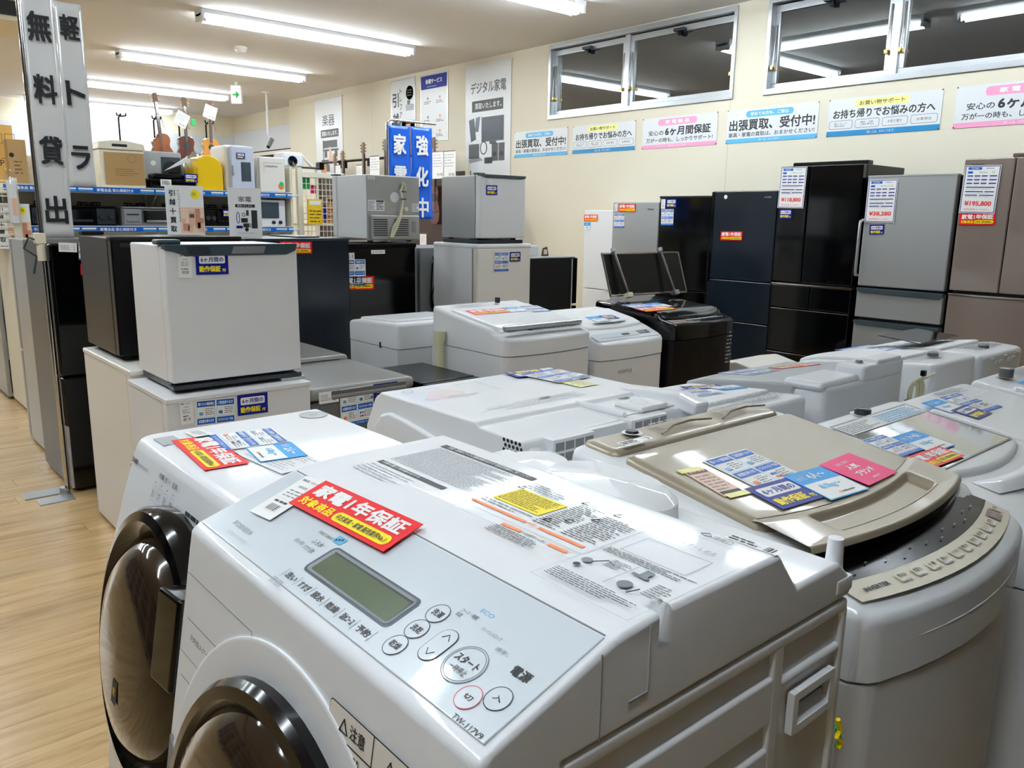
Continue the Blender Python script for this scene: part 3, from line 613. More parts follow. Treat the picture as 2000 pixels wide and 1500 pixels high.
for k, s_ in enumerate(bt):
    u = .20+.068*k; x, y, z = strip_pt(u, .55); ang = math.atan2(.045*4*(2*u-1)*.97, w_-.044)
    q = B(); q.rect(-.013, -.009, .013, .009, 'gold_light', .0008, .004); q.rect(-.009, -.007, .009, -.0045, 'white_gloss', .0014); q.text(s_, -.009, -.001, .009, .006, 'ink', .0014)
    q.xf(Matrix.Rotation(.24, 4, 'X')); q.obj('button', gold, (x, y, z+.0008), (0, 0, ang))
x, y, z = strip_pt(.885, .55); q = B(); q.rect(-.017, -.012, .017, .012, 'burgundy', .001, .003); q.text('スタート', -.012, -.004, .012, .004, 'ink_light', .0016); q.xf(Matrix.Rotation(.24, 4, 'X')); q.obj('start_button', gold, (x, y, z+.001), (0, 0, .26))
x, y, z = strip_pt(.955, .6); q = B(); q.rect(-.012, -.010, .012, .010, 'gold_light', .001, .003); q.text('電源', -.008, -.003, .008, .004, 'ink', .0016); q.xf(Matrix.Rotation(.24, 4, 'X')); q.obj('power_button', gold, (x, y, z+.001), (0, 0, .28))
q = B(); x, y, z = strip_pt(.045, .35); q.text('INVERTER', 0, 0, .052, .008, 'ink', .0012, .06); q.xf(Matrix.Translation((x, y, z)) @ Matrix.Rotation(-.20, 4, 'Z') @ Matrix.Rotation(.24, 4, 'X')); q.obj('lettering', gold)
q = B()
for k in range(12):
    u = .10+.07*k; v = (1.3, 1.6, 1.45)[k % 3]; x, y, z = strip_pt(u, v); q.rect(x-.0035, y-.0012, x+.0035, y+.0012, 'ink_grey', .9175+(v-1)*.0035)
q.xf(Matrix.Translation((0, 0, .0012))); q.obj('display_print', gold)
# seam line under the deck
q = B(); q.tube([(.006+(w_-.012)*k/14, .002-.045*(1-(2*k/14-1)**2), .845) for k in range(1, 14)], .003, 'white_gloss', 6); q.obj('front_seam', gold)

# white machine with a glass lid
AP = [(0, .828), (.10, .848), (.16, .868), (.26, .886), (.52, .923), (.585, .930)]
A_, L = top_loader('washing_machine', 'white washing machine with a see-through smoked glass lid, right of the gold one', (1.655, .36, 0), 0, .54, .585, AP, 'white_gloss', 'white_gloss', (.255, .525), bow=.045, body_m='white_metal', lid_x=.03)
q = B(); f = on_deck(AP, .0135)
q.rect(.078, .0, .462, .195, 'smoke_glass', 0, .012); q.xf(f(0, .268, .52)); q.obj('glass_lid', A_)
q = B(); q.rect(.0, .0, .38, .052, 'white_soft', 0); q.rect(.0, .0, .16, .046, 'paper', .0004); q.micro(.005, .003, .155, .044, 6, 'ink_grey', .0008); q.micro(.18, .003, .37, .048, 5, 'skyp', .0006); q.xf(f(.08, .465, .52) @ Matrix.Translation((0, 0, .0005))); q.obj('instruction_label', A_)
q = B(); q.frame(.074, -.004, .466, .256, .005, 'grey_dark', .0008); q.xf(f(0, .268, .52)); q.obj('glass_trim', A_)
q = B(); q.grid(lambda u, v: (.10+.36*u, .165+.055*v-.03*math.sin(PI*u), prof(AP, .165+.055*v)+.001+.014*math.sin(PI*u)**.5*math.sin(PI*v)), 24, 8, 'white_gloss'); q.obj('lid_grip', A_)
knob(A_, .30, .552, .927)
q = B(); q.text('Haier', 0, 0, .05, .014, 'ink_light', 0); q.xf(on_deck(AP, .002)(.33, .115, .15)); q.obj('lettering', A_)
for k in range(7):
    q = B(); q.rect(-.014, -.010, .014, .010, 'white_gloss', .001, .004); q.ring(0, 0, .013, .001, 'ink_light', .0014, 18, .009); q.text('洗い', -.007, -.004, .007, .004, 'ink_grey', .0016); q.obj('button', A_, (.16+.05*k, .045-.045*(1-(2*(.16+.05*k)/.54-1)**2)+.012, .8405), (.20, 0, 0))
# next white machines of the front row
BP = [(0, .81), (.10, .83), (.50, .888), (.60, .900)]
B_, L = top_loader('washing_machine', 'washing machine with blue cards on its plain lid, third of the front row', (2.25, .385, 0), 0, .53, .60, BP, 'white_gloss', 'white_gloss', (.11, .50), bow=.04, body_m='white_metal')
q = B(); q.micro(.25, .53, .42, .58, 6, 'ink_grey', .900); q.obj('printed_notes', B_)
C_, L = top_loader('washing_machine', 'white washing machine with a grey tap knob, cut by the right edge', (2.82, .38, 0), 0, .54, .60, BP, 'white_gloss', 'white_gloss', (.11, .48), bow=.04, body_m='white_metal')
knob(C_, .17, .545, .898, 'grey_dark', .022, .03)
q = B(); q.micro(.24, .52, .42, .58, 6, 'ink_grey', .901); q.obj('printed_notes', C_)

# machines that show their backs
NP = [(0, .84), (.10, .86), (.45, .895), (.5, .90)]
N1, L = top_loader('washing_machine', 'washing machine seen from behind with blue and navy cards, right behind the gold one', (2.185, 1.69, 0), 180, .50, .51, NP, 'white_gloss', 'white_soft', (.10, .40), bow=.03, body_m='white_metal')
q = B(); q.micro(.08, .41, .42, .48, 6, 'ink_grey', .9075); q.obj('printed_notes', N1)
q = B(); q.ring(.36, .36, .02, .006, 'gold_dark', .905); q.obj('round_mark', N1)
N2, L = top_loader('washing_machine', 'white washing machine seen from behind with a wide grey lid and a stepped rear cover', (2.77, 1.66, 0), 180, .53, .50, [(0, .845), (.06, .865), (.40, .905), (.5, .915)], 'white_gloss', 'grey_plastic', (-.01, .40), bow=.02, body_m='white_metal', lid_x=-.035)
q = B(); q.box(.02, .30, .40, .50, .90, .955, 'white_gloss', .012, 3); q.box(.30, .54, .36, .49, .90, .93, 'white_gloss', .02, 3); q.box(.03, .20, .43, .495, .945, .965, 'white_gloss', .008, 3); q.obj('rear_cover', N2)
knob(N2, .24, .45, .955, 'steel_grey', .012, .006)
N3, L = top_loader('washing_machine', 'white washing machine seen from behind with a coiled grey cord hung on its back', (3.32, 1.66, 0), 180, .39, .53, [(0, .85), (.08, .87), (.45, .91), (.53, .915)], 'white_gloss', 'white_soft', (.0, .38), bow=.03, body_m='white_metal')
q = B()
for k in range(5):
    r = .028+.005*k; q.tube([(.555+r*math.cos(a)+.012*(k % 2), .535+.003*k, .842+r*1.0*math.sin(a)) for a in [2*PI*j/14 for j in range(14)]], .0045, 'hose', 6, True)
q.box(.585, .615, .53, .56, .80, .825, 'dark_grey', .006); q.tube([(.505, .538, .895), (.507, .541, .83)], .005, 'hose', 6); q.tube([(.505, .538, .88), (.38, .53, .885)], .004, 'hose', 6); q.box(.496, .514, .532, .548, .892, .912, 'black_satin', .003); q.obj('power_cord', N3)
knob(N3, .19, .44, .914, 'grey_dark', .02)
q = B(); q.micro(.06, .39, .36, .45, 5, 'ink_grey', .917); q.obj('printed_notes', N3)
N4, L = top_loader('washing_machine', 'washing machine seen from behind with a raised dark glass flap, last of its row', (3.79, 1.70, 0), 180, .45, .58, [(0, .83), (.10, .86), (.46, .91), (.58, .905)], 'white_gloss', 'white_soft', (.05, .42), bow=.05, body_m='white_metal')
q = B(); q.box(.06, .43, .16, .34, .905, .911, 'black_gloss', .003); q.xf(Matrix.Translation((0, 0, .018)) @ Matrix.Translation((.4, .3, .9)) @ Matrix.Rotation(-.06, 4, 'X') @ Matrix.Translation((-.4, -.3, -.9))); q.obj('glass_flap', N4)
q = B()
for k in range(7): q.box(.06+.045*k, .09+.045*k, .572, .585, .86 if k % 3 else .88, .875 if k % 3 else .89, 'white_soft', .003)
q.box(.04, .42, .57, .578, .775, .785, 'seam', .002); q.obj('rear_clips', N4)
knob(N4, .22, .50, .905, 'grey_dark', .02); q = B(); q.micro(.06, .44, .36, .52, 5, 'ink_grey', .912); q.obj('printed_notes', N4)

# middle row facing the camera
P1P = [(0, .85), (.09, .868), (.105, .885), (.44, .935), (.58, .955)]
P1, L = top_loader('washing_machine', 'white top loading washing machine with a white glass lid edged by a silver bar', (2.35, 2.77, 0), 0, .575, .58, P1P, 'white_soft', 'white_gloss', (.085, .455), bow=.03, body_m='white_metal', skirt=.08)
q = B(); q.box(.035, .54, .035, .062, .882, .905, 'silver_light', .006, 3); q.obj('lid_bar', P1)
q = B(); q.rect(.02, .0, .555, .055, 'white_soft', 0); q.micro(.18, .012, .50, .04, 2, 'ink_grey', .0006); q.rect(.18, .02, .2, .032, 'ink', .001); q.micro(.05, .015, .10, .026, 1, 'ink_grey', .0006); q.xf(Matrix.Translation((0, .012, .872)) @ Matrix.Rotation(.18, 4, 'X')); q.obj('control_panel', P1)
q = B(); q.cyl((.385, .515, .952), 'z', .014, .028, 'dark_grey', 12); q.obj('tap_inlet', P1)
q = B(); q.micro(.12, .48, .32, .55, 5, 'ink_light', .9585); q.obj('printed_notes', P1)
q = B(); pts = [(-.03, .46, .84+0), (-.033, .46, .80)]+[(-.033, .46, .78-.02*k) for k in range(34)]
q.tube(pts, [.030, .030]+[.023+(.002 if k % 2 else 0) for k in range(34)], 'hose', 12); q.obj('drain_hose', P1)
P2P = [(0, .775), (.12, .82), (.20, .845), (.42, .885), (.52, .89)]
P2, L = top_loader('washing_machine', 'smaller white washing machine with a small dark display, right of the silver bar one', (2.97, 2.77, 0), 0, .53, .52, P2P, 'white_gloss', 'white_soft', (.14, .40), bow=.025, body_m='white_metal', skirt=.09)
f = on_deck(P2P, .003)
q = B(); q.rect(.02, 0, .51, .075, 'panel_blue', 0, .02); q.rect(.24, .035, .30, .055, 'ink', .0006); q.rect(.37, .03, .46, .065, 'dark_grey', .0006); q.micro(.06, .02, .36, .03, 1, 'ink_grey', .0006); q.micro(.375, .035, .455, .062, 3, 'ink_light', .001); q.xf(f(0, .012, .10)); q.obj('control_panel', P2)
q = B(); q.rect(.05, 0, .085, .02, 'paper'); q.micro(-.04, .0, .045, .02, 3, 'ink_grey', 0); q.bars(.05, 0, .07, .02, 'ink', .0006, 7); q.xf(Matrix.Translation((.17, -.028, .61)) @ Matrix.Rotation(PI/2, 4, 'X')); q.obj('front_label', P2)
q = B(); q.lathe([(.0, -.001), (.05, .001), (.07, .002)], 'poster', (.27, .17, .852), n=24, sc=(1.9, .35)); q.obj('lid_window', P2)
KP = [(0, .832), (.10, .852), (.115, .875), (.45, .905), (.60, .915)]
K_, L = top_loader('washing_machine', 'black top loading washing machine with a glass lid and orange and blue cards on it', (3.55, 2.76, 0), 0, .60, .60, KP, 'black_gloss', 'black_gloss', (.09, .46), bow=.03, body_m='black_satin', skirt=.09)
q = B(); q.micro(.0, .0, .09, .20, 9, 'ink_light', 0, .35); q.xf(Matrix.Translation((.47, -.012, .56)) @ Matrix.Rotation(PI/2, 4, 'X')); q.obj('front_print', K_)
q = B(); q.micro(.18, .01, .52, .03, 2, 'ink_light', 0); q.rect(.02, -.015, .16, -.01, 'grill_red', 0); q.xf(on_deck(KP, .003)(0, .02, .09)); q.obj('control_print', K_)
P0, L = top_loader('washing_machine', 'white washing machine with a small black slot on its side, behind the pale yellow hose', (2.70, 3.93, 0), 180, .50, .50, [(0, .83), (.1, .845), (.42, .86), (.5, .86)], 'white_soft', 'white_gloss', (.08, .44), bow=.02, body_m='white_metal')
q = B(); q.box(.499, .502, .33, .345, .72, .75, 'ink'); q.obj('side_slot', P0)
# panel with chrome frame propped on the back of the black machine
t = thing('frame_panel', 'black panel with a thin chrome frame and two braces, propped on the black machine', 'panel', (3.60, 3.26, .918))
q = B(); q.box(0, .66, 0, .010, .03, .29, 'black_satin', .003); q.obj('board', t)
q = B()
for a, c in (((0, 0, .03), (0, 0, .29)), ((.66, 0, .03), (.66, 0, .29)), ((0, 0, .29), (.66, 0, .29)), ((0, 0, .03), (.66, 0, .03))): q.tube([a, c], .007, 'chrome', 8)
q.obj('frame', t)
for x in (.08, .48):
    q = B(); q.tube([(x, -.02, .30), (x+.02, -.05, .01)], .010, 'chrome', 8); q.cyl((x, -.02, .295), 'z', .016, .022, 'silver_light', 12); q.box(x, x+.04, -.07, -.03, .0, .03, 'hose' if x < .2 else 'steel_grey', .005); q.obj('brace', t)
t.rotation_euler = (-.36, 0, math.radians(-5))

# ---------------------------------------------------------------- nearest front loading washer
T = thing('drum_washer', 'nearest white front loading washer with a slanted control top, green-grey display and red card', 'washing machine', (.33, 1.01, 0), -90)
q = B()
poly = [(0, 1.000), (.012, 1.008), (.147, 1.052), (.22, 1.059), (.401, 1.059), (.441, 1.011), (.535, 1.012), (.568, .985), (.568, .962), (.087, .962), (.087, .05), (-.06, .05), (-.10, .35), (-.052, .68), (-.004, .975)]
q.prism(poly, 'x', 0, .6, 'white_gloss', .006, 3); shell = q.obj('shell', T)
q = B(); q.box(.580, .62, .203, .222, 1.022, 1.09, 'white_gloss'); cut = q.obj('cutter', T)
mo = shell.modifiers.new('notch', 'BOOLEAN'); mo.object = cut; mo.solver = 'EXACT'; bpy.context.view_layer.update()
me = bpy.data.meshes.new_from_object(shell.evaluated_get(bpy.context.evaluated_depsgraph_get())); shell.modifiers.clear(); shell.data = me; bpy.data.objects.remove(cut)
bm = bmesh.new(); bm.from_mesh(me); bmesh.ops.triangulate(bm, faces=[f for f in bm.faces if len(f.verts) > 4]); bm.to_mesh(me); bm.free(); me.set_sharp_from_angle(angle=math.radians(40))
mo = shell.modifiers.new('weighted', 'WEIGHTED_NORMAL'); mo.keep_sharp = True; mo.weight = 80
q = B(); q.box(.006, .594, .087, .565, .03, .958, 'white_metal', .004)
X = .594
def rib(y0, y1, z0, z1): q.box(X-.004, .6, y0, y1, z0, z1, 'white_metal', .0055, 3)
z = .945; gs = []
while z > .05: gs.append((z-.030, z)); z -= .0875
rib(.087, .565, .943, .960); rib(.405, .428, .04, .95); rib(.552, .567, .04, .95)
for k, (a, c) in enumerate(gs):
    lo = gs[k+1][1] if k+1 < len(gs) else .04
    rib(.087, .41, lo, a)
    if k == 0: rib(.425, .555, .893, .905)
    elif k > 2: rib(.425, .555, lo, a)
q.obj('cabinet', T)
q = B(); q.frame(.447, .828, .538, .880, .010, 'white_gloss'); q.xf(Matrix(((0, 0, 1, .6055), (1, 0, 0, 0), (0, 1, 0, 0), (0, 0, 0, 1))))
q.box(.596, .6052, .447, .457, .828, .880, 'white_gloss', .001); q.box(.596, .6052, .528, .538, .828, .880, 'white_gloss', .001); q.box(.596, .6052, .457, .528, .870, .880, 'white_gloss', .001); q.box(.596, .6052, .457, .528, .828, .838, 'white_gloss', .001)
q.prism([(.594, .838), (.604, .838), (.5945, .852)], 'y', .457, .528, 'white_gloss'); q.box(.590, .5945, .457, .528, .838, .87, 'mid_grey'); q.obj('side_handle', T)
q = B(); q.box(.5995, .6008, .1285, .1295, .965, 1.045, 'seam'); q.box(.5995, .6012, .165, .190, .985, .987, 'seam'); q.box(.5995, .6012, .190, .1915, .985, 1.05, 'ink_light'); q.obj('side_seams', T)
q = B(); q.cyl((.585, .548, .985), 'z', .011, .05, 'white_gloss', 14, .009); q.box(.56, .602, .53, .568, .97, .99, 'white_gloss', .004); q.obj('peg', T)
q = B(); q.lathe([(.115, 0), (.112, .035), (.095, .047), (0, .049)], 'white_gloss', (.29, .47, 1.0), n=36, sc=(1, .62)); q.lathe([(.055, 0), (.052, .022), (0, .024)], 'white_gloss', (.13, .48, 1.01), n=24); q.obj('rear_dome', T)
q = B(); q.ring(.17, .428, .018, .004, 'grey_plastic', 1.0125); q.obj('cap', T)
# slanted control plate
SL = math.atan2(.047, .147); PM = Matrix.Translation((0, 0, 1.0055)) @ Matrix.Rotation(SL, 4, 'X')
q = B(); q.box(.010, .590, .012, .150, -.004, .0012, 'panel_blue', .0012, 2); q.xf(PM); cp = q.obj('control_plate', T)
q = B(); q.box(.012, .588, .1515, .1527, -.002, .0006, 'seam'); q.xf(PM); q.obj('plate_seam', T)
q = B(); q.rect(.238, .040, .410, .086, 'slate', .0016, .008); q.rect(.242, .043, .406, .083, 'ink_grey', .0020, .006); q.rect(.249, .046, .402, .077, 'lcd', .0024, .003); q.rect(.249, .0765, .402, .079, 'ink', .0026); q.xf(PM); q.obj('display', T)
def lay(q, name, m=PM): q.xf(m); return q.obj(name, T)
q = B(); z = .0018
q.text('TOSHIBA', .056, .034, .110, .042, 'ink_light', z, .05); q.text('THE FRONT IN MODELE', .070, .021, .125, .026, 'ink_light', z)
q.rect(.222, .088, .240, .100, 'skyp', z, .002)
for k in range(3): q.rect(.225+.004*k, .0905+.002*k, .228+.004*k, .0935+.002*k, 'ink', z+.0003)
q.text('DIRECT DRIVE', .190, .088, .219, .092, 'ink', z)
q.text('自動お掃除', .176, .062, .196, .068, 'ink_grey', z); q.text('すすぎ 回数', .200, .060, .222, .067, 'ink', z); q.text('ふろ水', .200, .072, .222, .080, 'ink', z)
for k, s_ in enumerate(('洗い', 'すすぎ', '脱水', '乾燥', '温水コース', '予約')):
    x = .232+.030*k; q.text(s_, x, .021, x+.021, .030, 'ink', z, .03); q.rect(x+.0245, .018, x+.0252, .033, 'ink_grey', z)
q.rect(.2265, .018, .2272, .033, 'ink_grey', z); q.text('自動お掃除\n洗剤 柔軟剤', .222, .006, .246, .0155, 'ink_grey', z)
q.text('コース・時間\n設定', .452, .092, .476, .103, 'ink', z); q.text('ECO', .470, .108, .488, .113, 'skyp', z); q.text('チャイルドロック', .490, .092, .517, .097, 'ink_grey', z); q.text('3秒押し', .520, .083, .538, .088, 'ink_grey', z)
q.text('電源', .551, .072, .573, .083, 'ink', z, .03); q.text('TW-117V9', .548, .012, .585, .0175, 'ink', z)
lay(q, 'panel_print')
def btn(cx, cy, r, s_, m='ink', ts=.6, ry=None):
    q = B(); q.disc(cx, cy, r, 'panel_blue', .0020); q.ring(cx, cy, r, .0007, m, .0022, 32); q.text(s_, cx-r*ts, cy-r*ts*.55, cx+r*ts, cy+r*ts*.55, 'ink', .0022, .03); lay(q, 'button')
btn(.437, .033, .0125, '乾燥'); btn(.437, .058, .0125, '洗乾'); btn(.437, .083, .0125, '洗濯')
q = B(); q.rect(.460, .036, .484, .078, 'ink', .0018, .0119); q.rect(.4608, .0368, .4832, .0772, 'panel_blue', .0021, .0111)
for a, s_ in ((.068, 1), (.046, -1)): q.tube([(.467, a-.003*s_, .0022), (.472, a+.003*s_, .0022), (.477, a-.003*s_, .0022)], .0005, 'ink', 4)
lay(q, 'rocker_button')
q = B(); q.disc(.512, .056, .0215, 'panel_blue', .0018, 32); q.ring(.512, .056, .0215, .0009, 'ink_grey', .002, 36); q.ring(.512, .056, .0195, .0008, 'ink_grey', .0021, 36); q.text('スタート', .497, .055, .527, .064, 'ink', .0023, .03); q.text('一時停止', .501, .045, .523, .052, 'ink', .0023); lay(q, 'start_button')
btn(.544, .034, .0125, '切', 'price_red', .4); btn(.566, .048, .0125, '入', 'ink', .4)
# printed films on the flat top, local frame: x, y = depth
TM = Matrix.Translation((0, 0, 1.0593))
def wx(X): return X-.33
q = B()
q.rect(.055, wx(.686), .260, wx(.698), 'ink', .0004); q.text('洗濯・乾燥のコースと運転時間のめやす 取扱説明書をご覧ください', .070, wx(.688), .250, wx(.696), 'paper', .0008)
q.rect(.062, wx(.572), .215, wx(.582), 'ink', .0004); q.text('衣類の量と洗剤量のめやす', .07, wx(.574), .16, wx(.580), 'paper', .0008)
q.micro(.062, wx(.592), .255, wx(.682), 22, 'ink_grey', .0004, .34); q.micro(.062, wx(.530), .17, wx(.566), 5, 'ink_light', .0004, .34)
lay(q, 'care_label', TM)
q = B()
q.frame(.262, wx(.568), .470, wx(.690), .0006, 'ink_light', .0004)
q.rect(.277, wx(.606), .360, wx(.655), 'yellow', .0006); q.micro(.281, wx(.610), .356, wx(.652), 10, 'ink', .0010, .3)
q.rect(.266, wx(.579), .366, wx(.5845), 'orange', .0006); q.rect(.388, wx(.579), .458, wx(.5845), 'orange', .0006); q.text('お願い', .369, wx(.578), .385, wx(.5855), 'orange', .0008)
q.rect(.352, wx(.5555), .384, wx(.5615), 'orange', .0006); q.rect(.428, wx(.5555), .456, wx(.5615), 'orange', .0006); q.text('お客様登録のお願い', .387, wx(.556), .425, wx(.561), 'ink', .0008)
q.frame(.345, wx(.530), .458, wx(.566), .0005, 'slip', .0005); q.micro(.350, wx(.533), .425, wx(.553), 5, 'ink', .0006, .34)
q.micro(.366, wx(.590), .405, wx(.674), 17, 'ink', .0006, .32); q.micro(.412, wx(.590), .462, wx(.668), 16, 'ink', .0006, .32); q.micro(.270, wx(.660), .345, wx(.684), 4, 'ink_grey', .0006, .36); q.micro(.27, wx(.589), .36, wx(.602), 2, 'ink_grey', .0006, .36)
for a, c in ((.362, .676), (.414, .676), (.268, .655), (.408, .645), (.39, .62), (.372, .603)): q.tube([(a, wx(c), .0007), (a+.011, wx(c), .0007), (a+.0055, wx(c)+.009, .0007), (a, wx(c), .0007)], .0005, 'ink', 4)
q.text('警告', .376, wx(.675), .390, wx(.684), 'ink', .0006); q.text('注意', .428, wx(.675), .442, wx(.684), 'ink', .0006)
lay(q, 'warning_label', TM)
q = B(); q.frame(.4675, wx(.4975), .5925, wx(.7025), .0006, 'ink_light', .0004)
q.frame(.4845, wx(.6095), .5685, wx(.6555), .0007, 'seam', .0006)
q.text('押す・しめる', .515, wx(.668), .560, wx(.677), 'ink_grey', .0018)
q.micro(.474, wx(.592), .586, wx(.606), 4, 'ink', .0008, .35); q.rect(.5285, wx(.535), .5292, wx(.588), 'ink_grey', .0018)
q.micro(.500, wx(.565), .526, wx(.585), 6, 'ink_grey', .0008, .35); q.micro(.565, wx(.545), .588, wx(.575), 7, 'ink_grey', .0008, .35); q.micro(.474, wx(.508), .585, wx(.530), 6, 'ink', .0008, .34)
q.disc(.484, wx(.560), .006, 'ink_grey', .0018); q.disc(.484, wx(.545), .004, 'ink', .002); q.disc(.545, wx(.548), .008, 'slate', .0018); q.rect(.533, wx(.57), .553, wx(.575), 'slate', .0018); q.rect(.54, wx(.575), .55, wx(.588), 'slate', .0018)
q.tube([(.49, wx(.56), .002), (.50, wx(.575), .002), (.512, wx(.57), .002)], .0005, 'ink', 4); q.tube([(.55, wx(.545), .002), (.558, wx(.535), .002), (.562, wx(.55), .002)], .0005, 'ink', 4)
lay(q, 'filter_lid', TM)
q = B(); q.text('排気口', .528, wx(.708), .552, wx(.718), 'ink_grey', .0006); q.tube([(.512, wx(.712), .0006), (.519, wx(.719), .0006), (.526, wx(.712), .0006), (.519, wx(.709), .0006), (.512, wx(.712), .0006)], .0005, 'ink_grey', 4)
q.rect(.535, wx(.722), .598, wx(.738), 'paper', .0004); q.micro(.538, wx(.724), .578, wx(.736), 2, 'ink', .0008); q.bars(.582, wx(.724), .594, wx(.736), 'ink', .0008, 8); lay(q, 'serial_label', TM)
# front: drawer, door, warning label
def fm(z, x=0, th=81.0, off=.0):
    """frame lying on the slanted front at height z"""
    y = (-.052+.16*(z-.68)) if z < .975 else 0
    return Matrix.Translation((x, y-off, z)) @ Matrix.Rotation(math.radians(th), 4, 'X')
q = B(); q.frame(0, 0, .20, .105, .0012, 'seam', .0008); q.rect(.01, -.03, .13, -.0285, 'seam', .0008); q.text('洗剤投入ケース  ひく', .03, .025, .125, .033, 'ink', .0010); q.rect(.015, .048, .15, .0495, 'seam', .0009)
q.xf(fm(.845, .012, off=.001)); q.obj('detergent_drawer', T)
cx, cz = .30, .675
q = B(); q.lathe([(.286, -.01), (.2845, .0015), (.283, .0022), (.280, .0022), (.246, .0022), (.241, .0018), (.24, -.004)], 'white_gloss', n=72); q.xf(fm(cz, cx)); q.obj('door_surround', T)
q = B(); q.lathe([(.243, .0), (.243, .014), (.236, .022), (.222, .024), (.214, .018), (.212, .01)], 'door_black', n=64); q.xf(fm(cz, cx)); q.obj('door_rim', T)
q = B(); q.lathe([(.214, .012), (.20, .030), (.17, .042), (.11, .052), (.0, .056)], 'door_glass', n=64); q.xf(fm(cz, cx)); q.obj('door_glass', T)
q = B(); q.prism([(.012, -.02), (.035, -.03), (.035, .01), (.012, .03)], 'z', .0, .004, 'mid_grey'); q.xf(fm(.70, 0)); q.obj('door_notch', T)
q = B(); q.rect(0, -.17, .165, 0, 'ink', 0, .006); q.rect(.001, -.169, .164, -.001, 'white_warm', .0003, .005); q.rect(.0, -.030, .165, -.0285, 'ink', .0006); q.rect(.078, -.17, .0795, 0, 'ink', .0006)
q.text('注意', .040, -.022, .066, -.008, 'ink', .0008, .02); q.text('警告', .118, -.022, .144, -.008, 'ink', .0008, .02)
for a in (.022, .100): q.tube([(a, -.022, .0008), (a+.014, -.022, .0008), (a+.007, -.009, .0008), (a, -.022, .0008)], .0007, 'ink', 4)
q.text('やけどのおそれあり', .004, -.042, .060, -.034, 'ink', .0008, .03); q.micro(.004, -.066, .074, -.046, 4, 'ink', .0008, .42); q.text('故障や破損を防ぐために', .004, -.078, .066, -.070, 'ink', .0008, .04); q.micro(.004, -.165, .074, -.082, 13, 'ink', .0008, .42)
q.text('子供の閉じ込め', .098, -.044, .160, -.035, 'ink', .0008, .03); q.text('おそれあり', .098, -.056, .140, -.047, 'ink', .0008, .03); q.ring(.088, -.045, .007, .001, 'ink', .0008, 20); q.micro(.084, -.165, .160, -.062, 14, 'ink', .0008, .42)
q.xf(fm(.957, .386, off=.0008)); q.obj('warning_label', T)
# ---------------------------------------------------------------- second front loading washer
Q = thing('drum_washer', 'white front loading washer with a big black porthole door, left of the nearest one', 'washing machine', (.435, 1.62, 0), -90)
q = B(); poly = [(.03, .972), (.012, .968), (.002, .955), (-.028, .865), (-.051, .786), (-.070, .70), (-.083, .58), (-.10, .30), (-.085, .05), (.38, .05), (.39, .972)]
q.prism(poly, 'x', 0, .585, 'white_gloss', .012, 4); q.obj('shell', Q)
q = B(); q.box(.005, .58, .0, .375, .02, .06, 'grey_plastic', .003); q.obj('base', Q)
q = B(); q.box(.045, .105, .022, .060, .971, .9735, 'grey_plastic', .002); q.obj('drawer_grip', Q)
q = B(); q.disc(.055, .352, .030, 'ink_light', .9728, 28); q.ring(.055, .352, .030, .003, 'grey_plastic', .9732); q.ring(.055, .352, .008, .002, 'gold_dark', .9736); q.obj('inlet_cap', Q)
q = B(); q.rect(.0, -.028, .585, -.0265, 'white_soft'); q.obj('seam', Q, (0, 0, .80))
SM = Matrix.Translation((0, .0, .955)) @ Matrix.Rotation(math.radians(71.5), 4, 'X')
q = B(); z = .0012
q.text('SHARP', .014, -.030, .046, -.020, 'ink', z, .05); q.text('PLASMACLUSTER', .05, -.029, .105, -.024, 'ink_grey', z)
for k, s_ in enumerate(('洗い', 'すすぎ', '脱水', '乾燥')):
    x = .150+.030*k; q.frame(x, -.068, x+.018, -.040, .0008, 'ink_light', z); q.text(s_, x+.003, -.062, x+.015, -.046, 'ink', z+.0003); q.disc(x+.009, -.034, .0015, 'ink', z)
for k in range(2): q.frame(.272+.02*k, -.070, .286+.02*k, -.044, .0008, 'ink_light', z)
for k, s_ in enumerate(('衣類', '槽クリーン', '温風')): q.text(s_, .165+.034*k, -.024, .190+.034*k, -.014, 'ink', z)
for k in range(3): q.micro(.315, -.050-.014*k, .40, -.040-.014*k, 1, 'ink', z, .7)
q.frame(.315, -.118, .350, -.090, .0009, 'ink_light', z); q.text('コース', .320, -.110, .345, -.098, 'ink', z+.0003); q.ring(.43, -.06, .011, .001, 'ink_grey', z); q.ring(.46, -.06, .011, .001, 'ink_grey', z); q.text('電源', .43, -.042, .455, -.032, 'ink', z)
q.micro(.355, -.13, .42, -.10, 2, 'ink_grey', z)
q.xf(SM); q.obj('control_print', Q)
def fm2(z, x, th=80.5, off=0): return Matrix.Translation((x, -.085+.165*(z-.68)-off, z)) @ Matrix.Rotation(math.radians(th), 4, 'X')
q = B(); q.lathe([(.236, -.03), (.236, .0), (.228, .014), (.212, .018), (.196, .010), (.186, -.006), (.18, -.02)], 'door_black', n=72); q.xf(fm2(.682, .292)); q.obj('door_rim', Q)
q = B(); q.lathe([(.184, -.012), (.176, .016), (.15, .034), (.10, .046), (.0, .050)], 'door_glass', n=64); q.xf(fm2(.682, .292)); q.obj('door_glass', Q)
q = B(); q.prism([(.165, .052), (.232, .045), (.242, .0), (.20, -.02), (.165, .02)], 'y', .035, .175, 'door_black', .006, 3); q.xf(fm2(.682, .292)); q.obj('door_handle', Q)
q = B(); q.rect(-.012, -.02, .012, .02, 'ink'); q.text('乾', -.006, -.006, .006, .008, 'yellow', .0006); q.xf(fm2(.62, .30) @ Matrix.Translation((0, 0, .049))); q.obj('door_label', Q)
